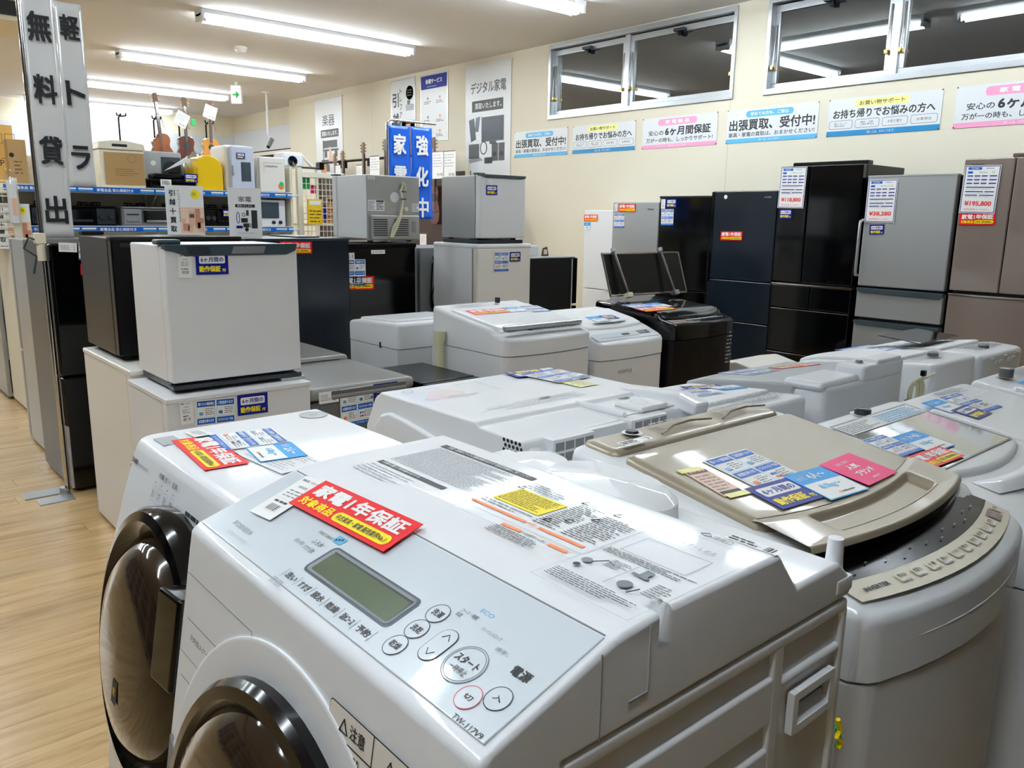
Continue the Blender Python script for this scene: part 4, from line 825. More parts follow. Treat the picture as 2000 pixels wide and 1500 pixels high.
# ---------------------------------------------------------------- drum washer seen from behind
R_ = thing('drum_washer', 'white drum washer seen from behind, with round air holes along its rear edge', 'washing machine', (1.645, 1.80, 0), 180)
q = B(); q.prism([(0, .86), (.045, .94), (.075, .960), (.462, .962), (.474, .953), (.612, .950), (.620, .942), (.620, .875), (.0, .80)], 'x', 0, .590, 'white_gloss', .007, 3); q.obj('top_cover', R_)
q = B(); q.box(.006, .582, .012, .610, .05, .88, 'white_metal', .01); q.obj('cabinet', R_)
q = B(); q.prism([(.03, .05), (.03, .80), (.055, .872), (.085, .905), (.125, .917), (.20, .911), (.34, .892), (.50, .868), (.61, .848), (.61, .05)], 'x', .578, .600, 'white_soft', .008, 3); q.obj('side_cover', R_)
q = B()
for r in range(3):
    for k in range(5): q.disc(.560+.0125*k+.005*(r % 2), .944-.0105*r, .0043, 'ink', .5908, 12)
q.xf(Matrix(((0, 0, 1, 0), (1, 0, 0, 0), (0, 1, 0, 0), (0, 0, 0, 1)))); q.obj('air_holes', R_)
q = B(); q.box(.545, .578, .61, .632, .905, .935, 'white_gloss', .008, 3); q.box(.405, .53, .60, .646, .893, .950, 'white_gloss', .003); q.box(.52, .54, .60, .655, .87, .925, 'white_gloss', .006); q.box(.28, .405, .60, .628, .90, .948, 'white_gloss', .004); q.box(.15, .28, .60, .640, .918, .952, 'white_gloss', .003); q.obj('rear_vent_housing', R_)
q = B()
for k in range(4):
    for r in range(2): q.box(.412+.029*k, .436+.029*k, .645, .6475, .900+.024*r, .918+.024*r, 'steel_grey')
for k in range(4): q.box(.157+.029*k, .180+.029*k, .639, .6415, .924, .946, 'steel_grey')
q.obj('vent_slots', R_)
q = B(); q.box(.075, .27, .44, .60, .951, .9535, 'white_soft', .001); q.box(.11, .21, .52, .61, .952, .966, 'white_gloss', .006, 3); q.box(.26, .275, .45, .61, .95, .964, 'white_gloss', .005, 3); q.prism([(.40, .955), (.66, .935), (.665, .965), (.60, .982), (.42, .968)], 'x', .02, .075, 'white_gloss', .010, 3); q.obj('hose_pocket', R_)
q = B(); q.disc(.125, .475, .017, 'ink', .9545, 18); q.ring(.125, .475, .020, .003, 'grey_plastic', .9548); q.ring(.17, .565, .022, .002, 'ink_light', .9668); q.obj('hose_inlet', R_)
q = B(); z = .9632
q.micro(.20, .37, .50, .42, 5, 'ink_light', z+.0005, .4); q.rect(.29, .375, .325, .387, 'ink_grey', z+.001); q.rect(.08, .27, .15, .35, 'lemon', z+.0006); q.micro(.085, .275, .145, .345, 7, 'ink_light', z+.001); q.micro(.42, .14, .55, .20, 5, 'slip', z+.0006, .3)
q.rect(.44, .225, .56, .229, 'price_red', z+.001); q.rect(.41, .240, .50, .2435, 'grey_dark', z+.001); q.rect(.33, .13, .50, .132, 'ink_grey', z+.001); q.rect(.33, .13, .332, .24, 'ink_grey', z+.001); q.ring(.545, .13, .014, .003, 'gold_dark', z+.001)
q.obj('top_labels', R_)
# yellow and black earth wire behind the nearest washer
b = B(); b.tube([at(1637, 1405, 'y', .40), at(1641, 1425, 'y', .40), at(1634, 1440, 'y', .40), at(1643, 1450, 'y', .40), at(1636, 1462, 'y', .40)], .003, 'yellow', 6); b.tube([at(1635, 1420, 'y', .41), at(1640, 1448, 'y', .41), at(1634, 1460, 'y', .41)], .0035, 'green', 6)
tag(b.obj('wire'), 'thin yellow and green earth wire poking out at the rear corner of the nearest washer', 'wire')

# ---------------------------------------------------------------- cards, posters and banners
Zs = .0004
def d_red(q, full=True):
    a = .29; q.box(0, 1, 0, a, -.0006, 0, 'red'); q.text('家電1年保証', .05, .135, .95, .265, 'paper', Zs, .055)
    q.text('対象商品', .045, .035, .40, .115, 'yellow', Zs, .045); q.rect(.42, .03, .96, .115, 'yellow', Zs, .04); q.text('中古家具・家電 販売業界No.1', .45, .048, .93, .096, 'ink', 2*Zs, .02); return a
def d_navy(q):
    a = .72; q.box(0, 1, 0, a, -.0006, 0, 'navy'); q.rect(.10, .36, .90, .62, 'paper', Zs, .05); q.text('6ヶ月間の', .15, .41, .85, .57, 'navy', 2*Zs, .03)
    q.text('動作保証', .09, .08, .76, .29, 'yellow', Zs, .05); q.text('付', .80, .08, .92, .20, 'yellow', Zs, .04); return a
def d_info(q):
    a = 1.03; q.box(0, 1, 0, a, -.0006, 0, 'paper')
    for i, s in enumerate(('軽トラック無料貸出', 'ご配送承ります', 'お取置き承ります', 'クレジットカードOK')):
        x = .03+.49*(i % 2); y = .58-.44*(i//2)
        q.rect(x, y+.27, x+.45, y+.42, 'blue', Zs); q.text(s, x+.03, y+.305, x+.42, y+.385, 'paper', 2*Zs, .03); q.frame(x, y, x+.45, y+.42, .006, 'skyp', Zs)
        q.micro(x+.20, y+.05, x+.43, y+.24, 4, 'ink_grey', Zs, .4)
        if i == 3:
            for k in range(6): q.rect(x+.05+.06*(k % 3), y+.06+.09*(k//3), x+.09+.06*(k % 3), y+.11+.09*(k//3), ('red', 'navy', 'orange', 'navy', 'blue', 'skyp')[k], 2*Zs)
        else: q.rect(x+.05, y+.07, x+.15, y+.14, ('skyp', 'tealp', 'orange')[i], 2*Zs, .02); q.disc(x+.08, y+.065, .014, 'ink_grey', 3*Zs, 8); q.disc(x+.13, y+.065, .014, 'ink_grey', 3*Zs, 8)
    q.rect(0, 0, 1, .11, 'blue', Zs); q.text('詳しくはスタッフまでお尋ねください', .12, .03, .88, .085, 'paper', 2*Zs); return a
def d_tag(q):
    a = 1.8; q.box(0, 1, 0, a, -.0005, 0, 'paper'); q.micro(.1, 1.55, .4, 1.7, 1, 'ink_grey', Zs); q.micro(.5, 1.55, .9, 1.68, 1, 'ink_light', Zs); q.text('本体価格', .3, 1.30, .7, 1.40, 'ink_grey', Zs)
    q.micro(.2, .85, .8, 1.2, 3, 'ink_grey', Zs, .35); q.bars(.25, .28, .75, .52, 'ink', Zs, 20); q.micro(.22, .58, .78, .72, 1, 'ink', Zs, .5); q.rect(.05, .78, .95, .785, 'ink_light', Zs); return a
def d_wtag(q):
    a = .55; q.box(0, 1, 0, a, -.0005, 0, 'paper'); q.micro(.08, .12, .6, .42, 4, 'ink_grey', Zs, .35); q.bars(.75, .1, .88, .40, 'ink', Zs, 6); return a
def d_size(q, s='4人〜', kg='8.0kg〜'):
    a = .86; q.box(0, 1, 0, a, -.0006, 0, 'sky'); q.rect(.02, .02, .98, .50, 'paper', Zs); q.text(s, .36, .58, .80, .78, 'paper', Zs, .04); q.frame(.10, .62, .30, .74, .006, 'paper', Zs); q.text('目安', .13, .64, .27, .72, 'paper', Zs)
    q.text(kg, .24, .25, .76, .42, 'skyp', 2*Zs, .05); q.disc(.42, .12, .03, 'orange', 2*Zs, 10); q.text('trefacstyle', .46, .09, .78, .15, 'ink', 2*Zs, .05); return a
def d_pink(q):
    a = .80; q.box(0, 1, 0, a, -.0006, 0, 'pink'); q.text('信頼と実績の', .22, .60, .62, .68, 'pinkp', Zs, .02); q.text('人気', .30, .42, .62, .56, 'paper', Zs, .05); q.text('ブランド', .24, .22, .74, .37, 'paper', Zs, .05); q.micro(.38, .09, .62, .14, 1, 'pinkp', Zs, .8); return a
def d_slip(q):
    a = 1.9; q.box(0, 1, 0, a, -.0005, 0, 'slip'); q.rect(.05, 1.62, .95, 1.82, 'ink', Zs); q.text('販売済票', .12, 1.65, .88, 1.79, 'slip', 2*Zs, .03); q.micro(.1, .35, .9, 1.5, 6, 'ink_grey', Zs, .3); q.rect(.05, .12, .95, .30, 'ink', Zs)
    q.box(-.15, .9, 1.78, 2.05, 0, .0006, 'lemon'); q.box(.1, 1.2, -.15, .12, 0, .0006, 'lemon'); return a
def d_price(yen, small):
    def f(q):
        a = 1.50; q.box(0, 1, 0, a, -.001, 0, 'paper'); q.frame(.02, .02, .98, a-.02, .02, 'navy', Zs)
        q.rect(.10, 1.36, .48, 1.44, 'blue', Zs); q.text('SHARP' if yen[0] == '3' else 'PANASONIC' if yen[1] == '1' and yen[2] == '8' else 'TOSHIBA', .18, 1.38, .40, 1.42, 'paper', 2*Zs); q.micro(.60, 1.38, .82, 1.42, 1, 'ink_grey', Zs)
        q.rect(.10, 1.24, .24, 1.31, 'blue', Zs); q.micro(.42, 1.25, .75, 1.30, 1, 'ink_light', Zs); q.frame(.78, 1.25, .84, 1.31, .008, 'green', Zs)
        for r, y in enumerate((1.15, 1.03, .92)):
            for c in range(4): q.rect(.10+.2*c+(.02 if c == 3 else 0), y, .26+.2*c+(.06 if c == 3 else 0), y+.035, 'navy', Zs); q.micro(.11+.2*c, y-.045, .24+.2*c, y-.02, 1, 'ink_light', Zs)
        q.rect(.10, .80, .90, .83, 'navy', Zs); q.rect(.10, .66, .60, .69, 'navy', Zs); q.rect(.64, .66, .90, .69, 'navy', Zs); q.rect(.10, .55, .45, .58, 'navy', Zs); q.rect(.50, .55, .90, .58, 'navy', Zs)
        for y in (.745, .61, .50): q.micro(.12, y, .8, y+.03, 1, 'ink_light', Zs)
        q.text('¥'+yen, .12, .21, .88, .39, 'price_red', Zs, .06); q.text('(税抜価格 ¥ '+small+' )', .12, .09, .84, .145, 'price_red', Zs); return a
    return f
def d_posterA(q):
    a = .325; q.box(0, 1, 0, a, -.001, 0, 'poster'); q.rect(.22, .238, .74, .30, 'skyp', Zs, .028); q.text('初めての方も、ご安心', .27, .252, .69, .287, 'paper', 2*Zs, .03)
    q.text('出張買取、受付中!', .03, .115, .97, .225, 'ink', Zs, .035); q.text('家具・家電の買取は、おまかせください!', .03, .055, .97, .100, 'ink', Zs, .02); q.rect(0, 0, 1, .040, 'skyp', Zs); q.text('詳しくは、スタッフまで!', .38, .008, .60, .032, 'paper', 2*Zs); return a
def d_posterB(q):
    a = .325; q.box(0, 1, 0, a, -.001, 0, 'poster'); q.rect(.25, .240, .73, .305, 'lemon', Zs, .03); q.text('お買い物サポート', .29, .253, .69, .292, 'ink', 2*Zs, .02)
    q.text('お持ち帰りでお悩みの方へ', .05, .150, .95, .230, 'ink', Zs, .03)
    for k, s in enumerate(('軽トラック\n無料貸出', '配  送\n(有料)', 'お取り置き', '台車貸出')):
        x = .02+.245*k; q.rect(x, .062, x+.22, .135, 'ink', Zs, .018); q.rect(x+.003, .065, x+.217, .132, 'poster', 2*Zs, .016); h = .018 if '\n' in s else .012; q.text(s, x+.05, .099-h, x+.17, .099+h, 'ink', 3*Zs)
    q.rect(0, 0, 1, .045, 'tealp', Zs); q.text('詳しくは、スタッフまで!', .38, .010, .62, .034, 'paper', 2*Zs); return a
def d_posterC(q):
    a = .325; q.box(0, 1, 0, a, -.001, 0, 'poster'); q.rect(.22, .235, .74, .305, 'pinkp', Zs, .03); q.text('家 電 製 品', .32, .25, .64, .292, 'paper', 2*Zs, .04)
    q.text('安心の', .09, .135, .30, .19, 'ink', Zs, .02); q.text('6ヶ月間保証', .32, .125, .92, .222, 'ink', Zs, .045); q.text('万が一の時も、しっかりサポート!', .06, .060, .95, .110, 'ink', Zs, .02); q.rect(0, 0, 1, .040, 'pinkp', Zs); q.text('詳しくは、スタッフまで!', .38, .008, .60, .032, 'paper', 2*Zs); return a
def scene_boxes(q, x0, y0, x1, y1):
    w, h = x1-x0, y1-y0; q.rect(x0, y0, x1, y1, 'photo_tan3', Zs)
    for a, b_, c, d, m in ((.35, .28, .62, .85, 'photo_tan'), (.62, .20, .82, .95, 'photo_tan2'), (.10, .10, .35, .38, 'photo_tan2'), (.30, .05, .50, .30, 'photo_tan'), (.70, .08, .95, .42, 'photo_tan'), (.05, .38, .22, .58, 'photo_tan'), (.80, .40, .97, .60, 'photo_tan2')): q.rect(x0+a*w, y0+b_*h, x0+c*w, y0+d*h, m, 2*Zs)
    q.rect(x0+.38*w, y0+.60*h, x0+.58*w, y0+.75*h, 'grey_dark', 3*Zs)
def d_move(q):
    a = 1.42; q.box(0, 1, 0, a, -.003, 0, 'paper'); scene_boxes(q, .35, .16, 1.0, .85)
    q.rect(0, .12, 1, .16, 'paper', Zs)
    for k, s in enumerate('引越＋買取'): q.text(s, .09, 1.14-.235*k, .25, 1.30-.235*k, 'ink', 4*Zs, .03)
    for k, s in enumerate('トレファクだからできる'): q.text(s, .32, 1.26-.078*k, .37, 1.305-.078*k, 'ink', 4*Zs)
    q.disc(.78, 1.20, .12, 'yellow', Zs, 24); q.micro(.70, 1.16, .86, 1.25, 3, 'ink_grey', 2*Zs); q.micro(.08, .05, .92, .10, 1, 'ink_grey', 2*Zs, .6); return a
def d_kaden(q):
    a = 1.42; q.box(0, 1, 0, a, -.003, 0, 'paper'); q.text('家電', .30, 1.02, .70, 1.18, 'ink', Zs, .01); q.rect(.20, .86, .80, .95, 'ink', Zs); q.text('買取いたします。', .26, .875, .74, .935, 'paper', 2*Zs)
    for r in ((.68, .25, .86, .78), (.36, .42, .56, .55), (.42, .28, .60, .40)): q.rect(*r, 'dark_grey', Zs)
    q.rect(.20, .25, .40, .33, 'navy', Zs, .03); q.ring(.27, .56, .055, .02, 'navy', Zs, 20, .17); q.ring(.44, .65, .055, .018, 'ink', Zs); q.rect(.52, .62, .60, .78, 'slate', Zs); q.rect(.60, .27, .68, .40, 'grey_plastic', Zs); q.disc(.52, .22, .06, 'ink', Zs, 16); q.micro(.25, .10, .75, .13, 1, 'ink_light', Zs, .6); return a
def banner(title, pics):
    def f(q):
        a = 2.15 if title == '楽器' else 1.47
        q.box(0, 1, -.2 if title != '楽器' else -.9, a, -.002, 0, 'poster'); t = a
        if title == '楽器': q.text(title, .27, t-.48, .72, t-.28, 'poster_ink', Zs, .01); q.rect(.20, t-.68, .86, t-.54, 'poster_ink', Zs); q.text('買取いたします。', .24, t-.65, .82, t-.57, 'paper', 2*Zs, .02)
        else: q.text(title, .12, t-.38, .90, t-.22, 'poster_ink', Zs, .02); q.rect(.15, t-.62, .84, t-.47, 'poster_ink', Zs); q.text('買取いたします。', .22, t-.585, .80, t-.505, 'paper', 2*Zs, .02)
        q.bm.verts.ensure_lookup_table(); n0 = len(q.bm.verts); pics(q, t); q.bm.verts.ensure_lookup_table()
        y0, k_, y1 = (1.1, .62, .72) if title == '楽器' else (1.0, .77, .70)
        for v in q.bm.verts[n0:]: v.co.y = t-y1-(t-y0-v.co.y)*k_
        pass; return a
    return f
def pics_digital(q, t):
    q.rect(.37, t-1.43, .86, t-1.0, 'poster_ink', Zs); q.rect(.39, t-1.41, .84, t-1.02, 'dark_grey', 2*Zs); q.rect(.55, t-1.48, .70, t-1.43, 'poster_ink', Zs)
    q.add([(.08, t-1.03, Zs), (.20, t-1.0, Zs), (.25, t-1.38, Zs), (.13, t-1.42, Zs)], [(0, 1, 2, 3)], 'dark_grey', False); q.add([(.24, t-1.0, Zs), (.34, t-.98, Zs), (.30, t-1.25, Zs), (.22, t-1.24, Zs)], [(0, 1, 2, 3)], 'slate', False)
    q.rect(.08, t-1.72, .32, t-1.46, 'poster_ink', Zs); q.add([(.10, t-1.80, Zs), (.40, t-1.76, Zs), (.34, t-1.70, Zs), (.08, t-1.73, Zs)], [(0, 1, 2, 3)], 'steel_grey', False); q.ring(.42, t-1.54, .08, .02, 'ink', Zs, 20, .12)
    q.rect(.60, t-1.78, .74, t-1.47, 'poster_ink', Zs); q.rect(.75, t-1.78, .88, t-1.47, 'poster_ink', Zs); q.disc(.67, t-1.66, .04, 'ink', 2*Zs); q.disc(.815, t-1.66, .04, 'ink', 2*Zs); q.rect(.44, t-1.82, .62, t-1.71, 'dark_grey', 2*Zs, .02); q.disc(.53, t-1.765, .04, 'ink', 3*Zs)
def pics_music(q, t):
    q.rect(.28, t-1.33, .80, t-1.12, 'poster_ink', Zs); q.rect(.30, t-1.42, .84, t-1.36, 'poster_ink', 2*Zs); q.rect(.30, t-1.36, .82, t-1.34, 'paper', 2*Zs); q.rect(.32, t-1.60, .42, t-1.42, 'poster_ink', Zs); q.rect(.70, t-1.60, .80, t-1.42, 'poster_ink', Zs); q.rect(.20, t-2.0, .50, t-1.66, 'poster_ink', Zs)
    q.ring(.28, t-1.95, .11, .11, 'orange_wood', 2*Zs, 20, .2); q.rect(.265, t-1.76, .295, t-1.10, 'ink', 2*Zs); q.add([(.50, t-1.3, 3*Zs), (.56, t-1.3, 3*Zs), (.64, t-1.8, 3*Zs), (.46, t-1.8, 3*Zs)], [(0, 1, 2, 3)], 'photo_tan', False)
def d_move_big(q):
    a = 1.62; q.box(0, 1, -.6, a, -.01, 0, 'silver_light'); q.rect(.03, -.57, .97, a-.03, 'poster', Zs); scene_boxes(q, .03, -.5, .97, .70)
    for k, s in enumerate('引越＋買'): q.text(s, .08, 1.02-.44*k, .34, 1.34-.44*k, 'ink', 4*Zs, .03)
    for k, s in enumerate('トレファクだからできる'): q.text(s, .38, 1.30-.17*k, .47, 1.42-.17*k, 'ink', 4*Zs, .02)
    q.disc(.78, 1.30, .15, 'yellow', Zs, 24); q.micro(.68, 1.22, .88, 1.38, 3, 'ink', 2*Zs); q.rect(.62, .92, .95, 1.05, 'steel_grey', 2*Zs); q.rect(.68, 1.05, .80, 1.14, 'slate', 2*Zs); return a
def d_service(q):
    a = 1.37; q.box(0, 1, 0, a, -.01, 0, 'silver_light'); q.rect(.03, .02, .97, a-.03, 'poster', Zs); q.rect(.03, a-.30, .97, a-.03, 'navy', 2*Zs); q.text('各種サービス', .20, a-.20, .80, a-.10, 'paper', 3*Zs, .03); q.micro(.25, a-.27, .75, a-.24, 1, 'skyp', 3*Zs, .6)
    for x in (.28, .72):
        for y in (.88, .50, .20): q.disc(x, y, .03, 'orange' if x > .5 else 'ink_grey', 2*Zs, 10); q.micro(x-.14, y-.12, x+.14, y-.05, 2, 'ink_grey', 2*Zs)
    return a
def card(fn, label, TL, TR, plane, cat='card', name='card', group=None, off=.0012, w=None, ys=None):
    """lay a print on a plane; TL and TR are its upper corners, as pixels or as points"""
    if plane[0] == 'p': n = Vector(plane[1][1]).normalized()
    else: n = {'x': Vector((-1, 0, 0)), 'y': Vector((0, -1, 0)), 'z': Vector((0, 0, 1))}[plane[0]]
    P = [at(p[0], p[1], *plane) if len(p) == 2 else Vector(p) for p in (TL, TR)]
    if w is None: w = (P[1]-P[0]).length
    r = (P[1]-P[0]).normalized(); r = (r-n*r.dot(n)).normalized(); u = n.cross(r)
    q = B(); a = fn(q); ys = ys or {d_red: 1.2, d_navy: .925}.get(fn, .935 if name == 'price_sheet' else 1)
    for v in q.bm.verts: v.co.y *= ys
    a *= ys; o = q.obj(name)
    org = P[0]-u*(a*w)+n*off; Mx = Matrix.Identity(4)
    for i in range(3): Mx[i][0], Mx[i][1], Mx[i][2], Mx[i][3] = r[i]*w, u[i]*w, n[i], org[i]
    me = o.data; me.transform(Matrix.Diagonal((w, w, 1, 1)))
    for i in range(3): Mx[i][0], Mx[i][1] = r[i], u[i]
    o.matrix_world = Mx
    return tag(o, label, cat, group)
def plane_of(t, pts, ya, yb, lift=.013):
    za, zb = prof(pts, ya)+lift, prof(pts, yb)+lift; a = math.atan2(zb-za, yb-ya); s = -1 if abs(t.rotation_euler.z) > 2 else 1
    return ('p', ((t.location.x, t.location.y+s*ya, za), (0, -s*math.sin(a), math.cos(a))))
GR, GN, GI, GT, GS = 'red guarantee cards', 'navy guarantee cards', 'blue and white information cards', 'white price tags', 'blue and white size cards'
F1 = ('y', 2.8585); F2 = ('y', 2.7985); FA = ('y', 2.8405)
card(d_tag, 'tall white price tag on the small white fridge nearest the camera', (347, 495), (373.5, 495.5), F1, 'price tag', 'price_tag', GT)
card(d_navy, 'large navy guarantee card on the door of the nearest small white fridge', (381, 493.6), (444.5, 493), F1, group=GN)
card(d_tag, 'white price tag at the top left of the fridge under the nearest small one', (349, 786), (375, 782), F2, 'price tag', 'price_tag', GT)
card(d_info, 'blue and white information card on the white fridge under the nearest small one', (381.6, 782.5), (459, 775), F2, group=GI)
card(d_navy, 'navy guarantee card on the white fridge under the nearest small one', (463, 772.5), (522, 765.5), F2, group=GN)
card(d_wtag, 'wide white price tag on the grey topped fridge', (622.4, 767), (661, 761.5), ('y', 2.8415), 'price tag', 'price_tag', GT)
card(d_info, 'blue and white information card on the grey topped fridge', (663, 761), (728, 750.5), FA, group=GI)
card(d_navy, 'navy guarantee card on the grey topped fridge, half hidden by the drum washer', (729.5, 751), (776, 744.5), FA, group=GN)
FB = ('y', 4.3485)
card(d_wtag, 'white price tag at the top of the tall glossy black fridge by the banner pole', (114, 473.5), (150, 475), FB, 'price tag', 'price_tag', GT)
card(d_info, 'information card on the tall glossy black fridge, cut off by the small black fridge', (153, 474.5), (188, 476), FB, group=GI)
card(d_red, 'red guarantee card on the tall glossy black fridge, cut off by the small black fridge', (157, 515.5), (222, 518), FB, group=GR)
card(d_red, 'red guarantee card at the top of the slate grey fridge', (546, 471.5), (609, 472), FB, group=GR)
FM = ('y', 4.398)
card(d_wtag, 'small white price tag on the glossy black fridge under the turned fridge', (671, 494), (692, 493.6), FM, 'price tag', 'price_tag', GT)
card(d_info, 'information card on the glossy black fridge under the turned fridge', (670, 507), (713.5, 506.3), FM, group=GI)
card(d_red, 'red guarantee card on the glossy black fridge under the turned fridge', (664, 540.4), (730.5, 539), FM, group=GR)
card(d_tag, 'tiny white price tag on the small fridge of the middle white stack', (952, 349), (960, 349.3), FM, 'price tag', 'price_tag', GT)
card(d_navy, 'navy guarantee card on the small fridge of the middle white stack', (949.4, 361.6), (971, 362), FM, group=GN)
card(d_info, 'information card on the tall fridge of the middle white stack', (966, 492.6), (993.4, 492.2), FM, group=GI)
card(d_navy, 'navy guarantee card on the tall fridge of the middle white stack', (995.5, 492.4), (1016.5, 491.8), FM, group=GN)
W1, W2 = ('x', 5.898), ('x', 5.598)
card(d_red, 'red guarantee card on the white fridge farthest along the windows', (1141, 419.5), (1167.5, 419), W1, group=GR)
card(lambda q: d_size(q, '2人〜', '250L'), 'small light blue card under the red one on the white fridge farthest along the windows', (1140.7, 434.7), (1153, 434.5), W1, group=GS)
card(d_red, 'red guarantee card on the brushed silver fridge second along the windows', (1208.7, 398), (1242, 398), W2, group=GR)
card(d_tag, 'narrow white price tag on the brushed silver fridge second along the windows', (1200.7, 398), (1206.5, 398), W2, 'price tag', 'price_tag', GT)
card(d_info, 'information card on the brushed silver fridge second along the windows', (1200, 416.7), (1220, 416.3), W2, group=GI)
card(d_tag, 'narrow white price tag on the glossy black fridge third along the windows', (1292, 389), (1300, 389), W2, 'price tag', 'price_tag', GT)
card(d_navy, 'navy guarantee card on the glossy black fridge third along the windows', (1302, 388.7), (1321.7, 388.2), W2, group=GN)
card(d_info, 'information card on the glossy black fridge third along the windows', (1292, 408.7), (1316, 408.2), W2, group=GI)
card(d_red, 'red guarantee card alone in the middle of the dark blue black fridge', (1408, 451.7), (1450.5, 452), W2, group=GR)
PG = 'large white price sheets on the wall row fridges'
W3 = ('x', 5.596)
card(d_price('118,800', '108,000'), 'price sheet of 118,800 yen on the black glass french door fridge', (1526, 326.5), (1577, 325.5), W3, 'price sheet', 'price_sheet', PG)
card(d_navy, 'navy guarantee card on the tall black glass fridge with a price sheet', (1523, 408.7), (1547.5, 408.5), W2, group=GN)
card(d_price('38,280', '34,800'), 'price sheet of 38,280 yen on the brushed silver fridge with drawers', (1697, 351.5), (1755, 350), W3, 'price sheet', 'price_sheet', PG)
card(d_navy, 'navy guarantee card on the silver fridge with drawers', (1699, 438.7), (1727.5, 438.3), W2, group=GN)
card(d_price('195,800', '178,000'), 'price sheet of 195,800 yen on the greyish brown glass fridge', (1886, 323), (1957, 322), W3, 'price sheet', 'price_sheet', PG)
card(d_red, 'red guarantee card under the 195,800 yen price sheet', (1875.5, 416.5), (1945, 416), W2, group=GR)
# nearest washer
PT = ('p', ((.33, .7, 1.0085), (-math.sin(SL), 0, math.cos(SL))))
card(d_red, 'largest red guarantee card, lying on the slanted top of the nearest washer', (638, 942), (828, 1028), PT, group=GR, off=.003, ys=.93)
card(d_tag, 'white price tag lying beside the red card on the nearest washer', (600, 931), (641, 946), PT, 'price tag', 'price_tag', GT, off=.0015)
ST = ('z', .9735)
card(d_red, 'red guarantee card lying on the front loading washer with the black porthole', (415, 850), (488, 905), ST, group=GR)
card(d_info, 'information card lying beside the red card on the black porthole washer', (530, 836), (566, 863), ST, group=GI)
card(lambda q: d_size(q, '2人〜', '6.0kg〜'), 'light blue size card in a clear sleeve on the black porthole washer', (569, 866), (602, 892), ST, group=GS, off=.003)
card(d_wtag, 'white price tag curling at the front of the black porthole washer', (395, 839), (425, 852), ST, 'price tag', 'price_tag', GT)
def d_sheet(q):
    a = .55; q.box(0, 1, 0, a, -.0006, 0, 'white_soft'); q.micro(.1, .05, .9, .5, 9, 'ink_light', Zs, .35); q.rect(.1, .44, .6, .48, 'ink', 2*Zs); return a
card(d_sheet, 'white printed sheet under clear film on the black porthole washer', (545, 868), (640, 905), ST, 'sheet', 'sheet')
# drum washer seen from behind
RT_ = ('z', .9645)
card(d_navy, 'upside down navy guarantee card on the drum washer seen from behind', (1081, 730), (1011.7, 737.5), RT_, group=GN)
card(d_info, 'upside down information card on the drum washer seen from behind', (1158, 735), (1091, 748), RT_, group=GI)
card(d_wtag, 'white price tag at the far corner of the drum washer seen from behind', (1107, 725), (1080, 728.5), RT_, 'price tag', 'price_tag', GT)
# gold lid
PGd = plane_of(gold, GP, .105, .455, .0125)
card(d_info, 'information card lying on the gold lid', (1370.5, 901.5), (1456, 877.5), PGd, group=GI)
card(d_navy, 'navy guarantee card lying on the gold lid', (1453, 957), (1537, 934.5), PGd, group=GN, off=.0022)
card(d_size, 'light blue size card reading 8.0kg on the gold lid', (1528, 933), (1603, 913.5), PGd, group=GS, off=.003)
card(d_pink, 'bright pink card lying on the gold lid', (1598.5, 912), (1657, 888), PGd, off=.004)
card(d_slip, 'pale pink paper slip fixed with yellow tape to the gold lid', (1333, 923), (1374, 915), PGd, 'paper slip', 'paper_slip')
PA = plane_of(A_, AP, .268, .52, .0150)
card(d_info, 'information card on the smoked glass lid', (1681, 861), (1722.5, 849), PA, group=GI)
card(lambda q: d_size(q, '3〜4人', '6.0kg〜'), 'light blue size card on the smoked glass lid', (1739, 855), (1785, 841), PA, group=GS)
card(d_red, 'red guarantee card on the smoked glass lid', (1762, 897.5), (1832.5, 872.5), PA, group=GR, off=.002)
PB = plane_of(B_, BP, .11, .50, .0125)
card(lambda q: d_size(q, '1人〜', '5.0kg〜'), 'light blue size card on the third machine of the front row', (1798, 788), (1829, 779.5), PB, group=GS)
card(d_info, 'information card on the third machine of the front row', (1830.5, 777), (1868, 767), PB, group=GI)
card(d_navy, 'navy guarantee card on the third machine of the front row', (1856, 803), (1884.5, 791.5), PB, group=GN, off=.002)
PC = plane_of(C_, BP, .11, .50, .0125)
card(lambda q: d_size(q, '1人〜', '5.5kg〜'), 'light blue size card at the right edge on the machine with the grey tap', (1986, 748), (2015, 739), PC, group=GS)
# machines seen from behind
PN1 = plane_of(N1, NP, .10, .40, .0125)
card(d_navy, 'upside down navy card on the washing machine behind the gold one', (1418, 757), (1345, 762), PN1, group=GN)
card(lambda q: d_size(q, '1人〜', '4.5kg〜'), 'light blue card at the far corner of the washing machine behind the gold one', (1462, 757.5), (1414, 763), PN1, group=GS)
card(d_info, 'upside down information card on the washing machine behind the gold one', (1417, 768.5), (1340, 779), PN1, group=GI)
PN2 = plane_of(N2, [(0, .845), (.06, .865), (.40, .905), (.5, .915)], .06, .40, .0125)
card(d_red, 'upside down red card on the wide grey lid', (1604, 712), (1522, 721), PN2, group=GR)
card(d_info, 'upside down information card on the wide grey lid', (1524, 724), (1470, 733), PN2, group=GI)
PN3 = plane_of(N3, [(0, .85), (.08, .87), (.45, .91), (.53, .915)], .05, .38, .0125)
card(d_info, 'information card with a yellow strip on the machine with the coiled cord', (1790, 676), (1735, 686), PN3, group=GI)
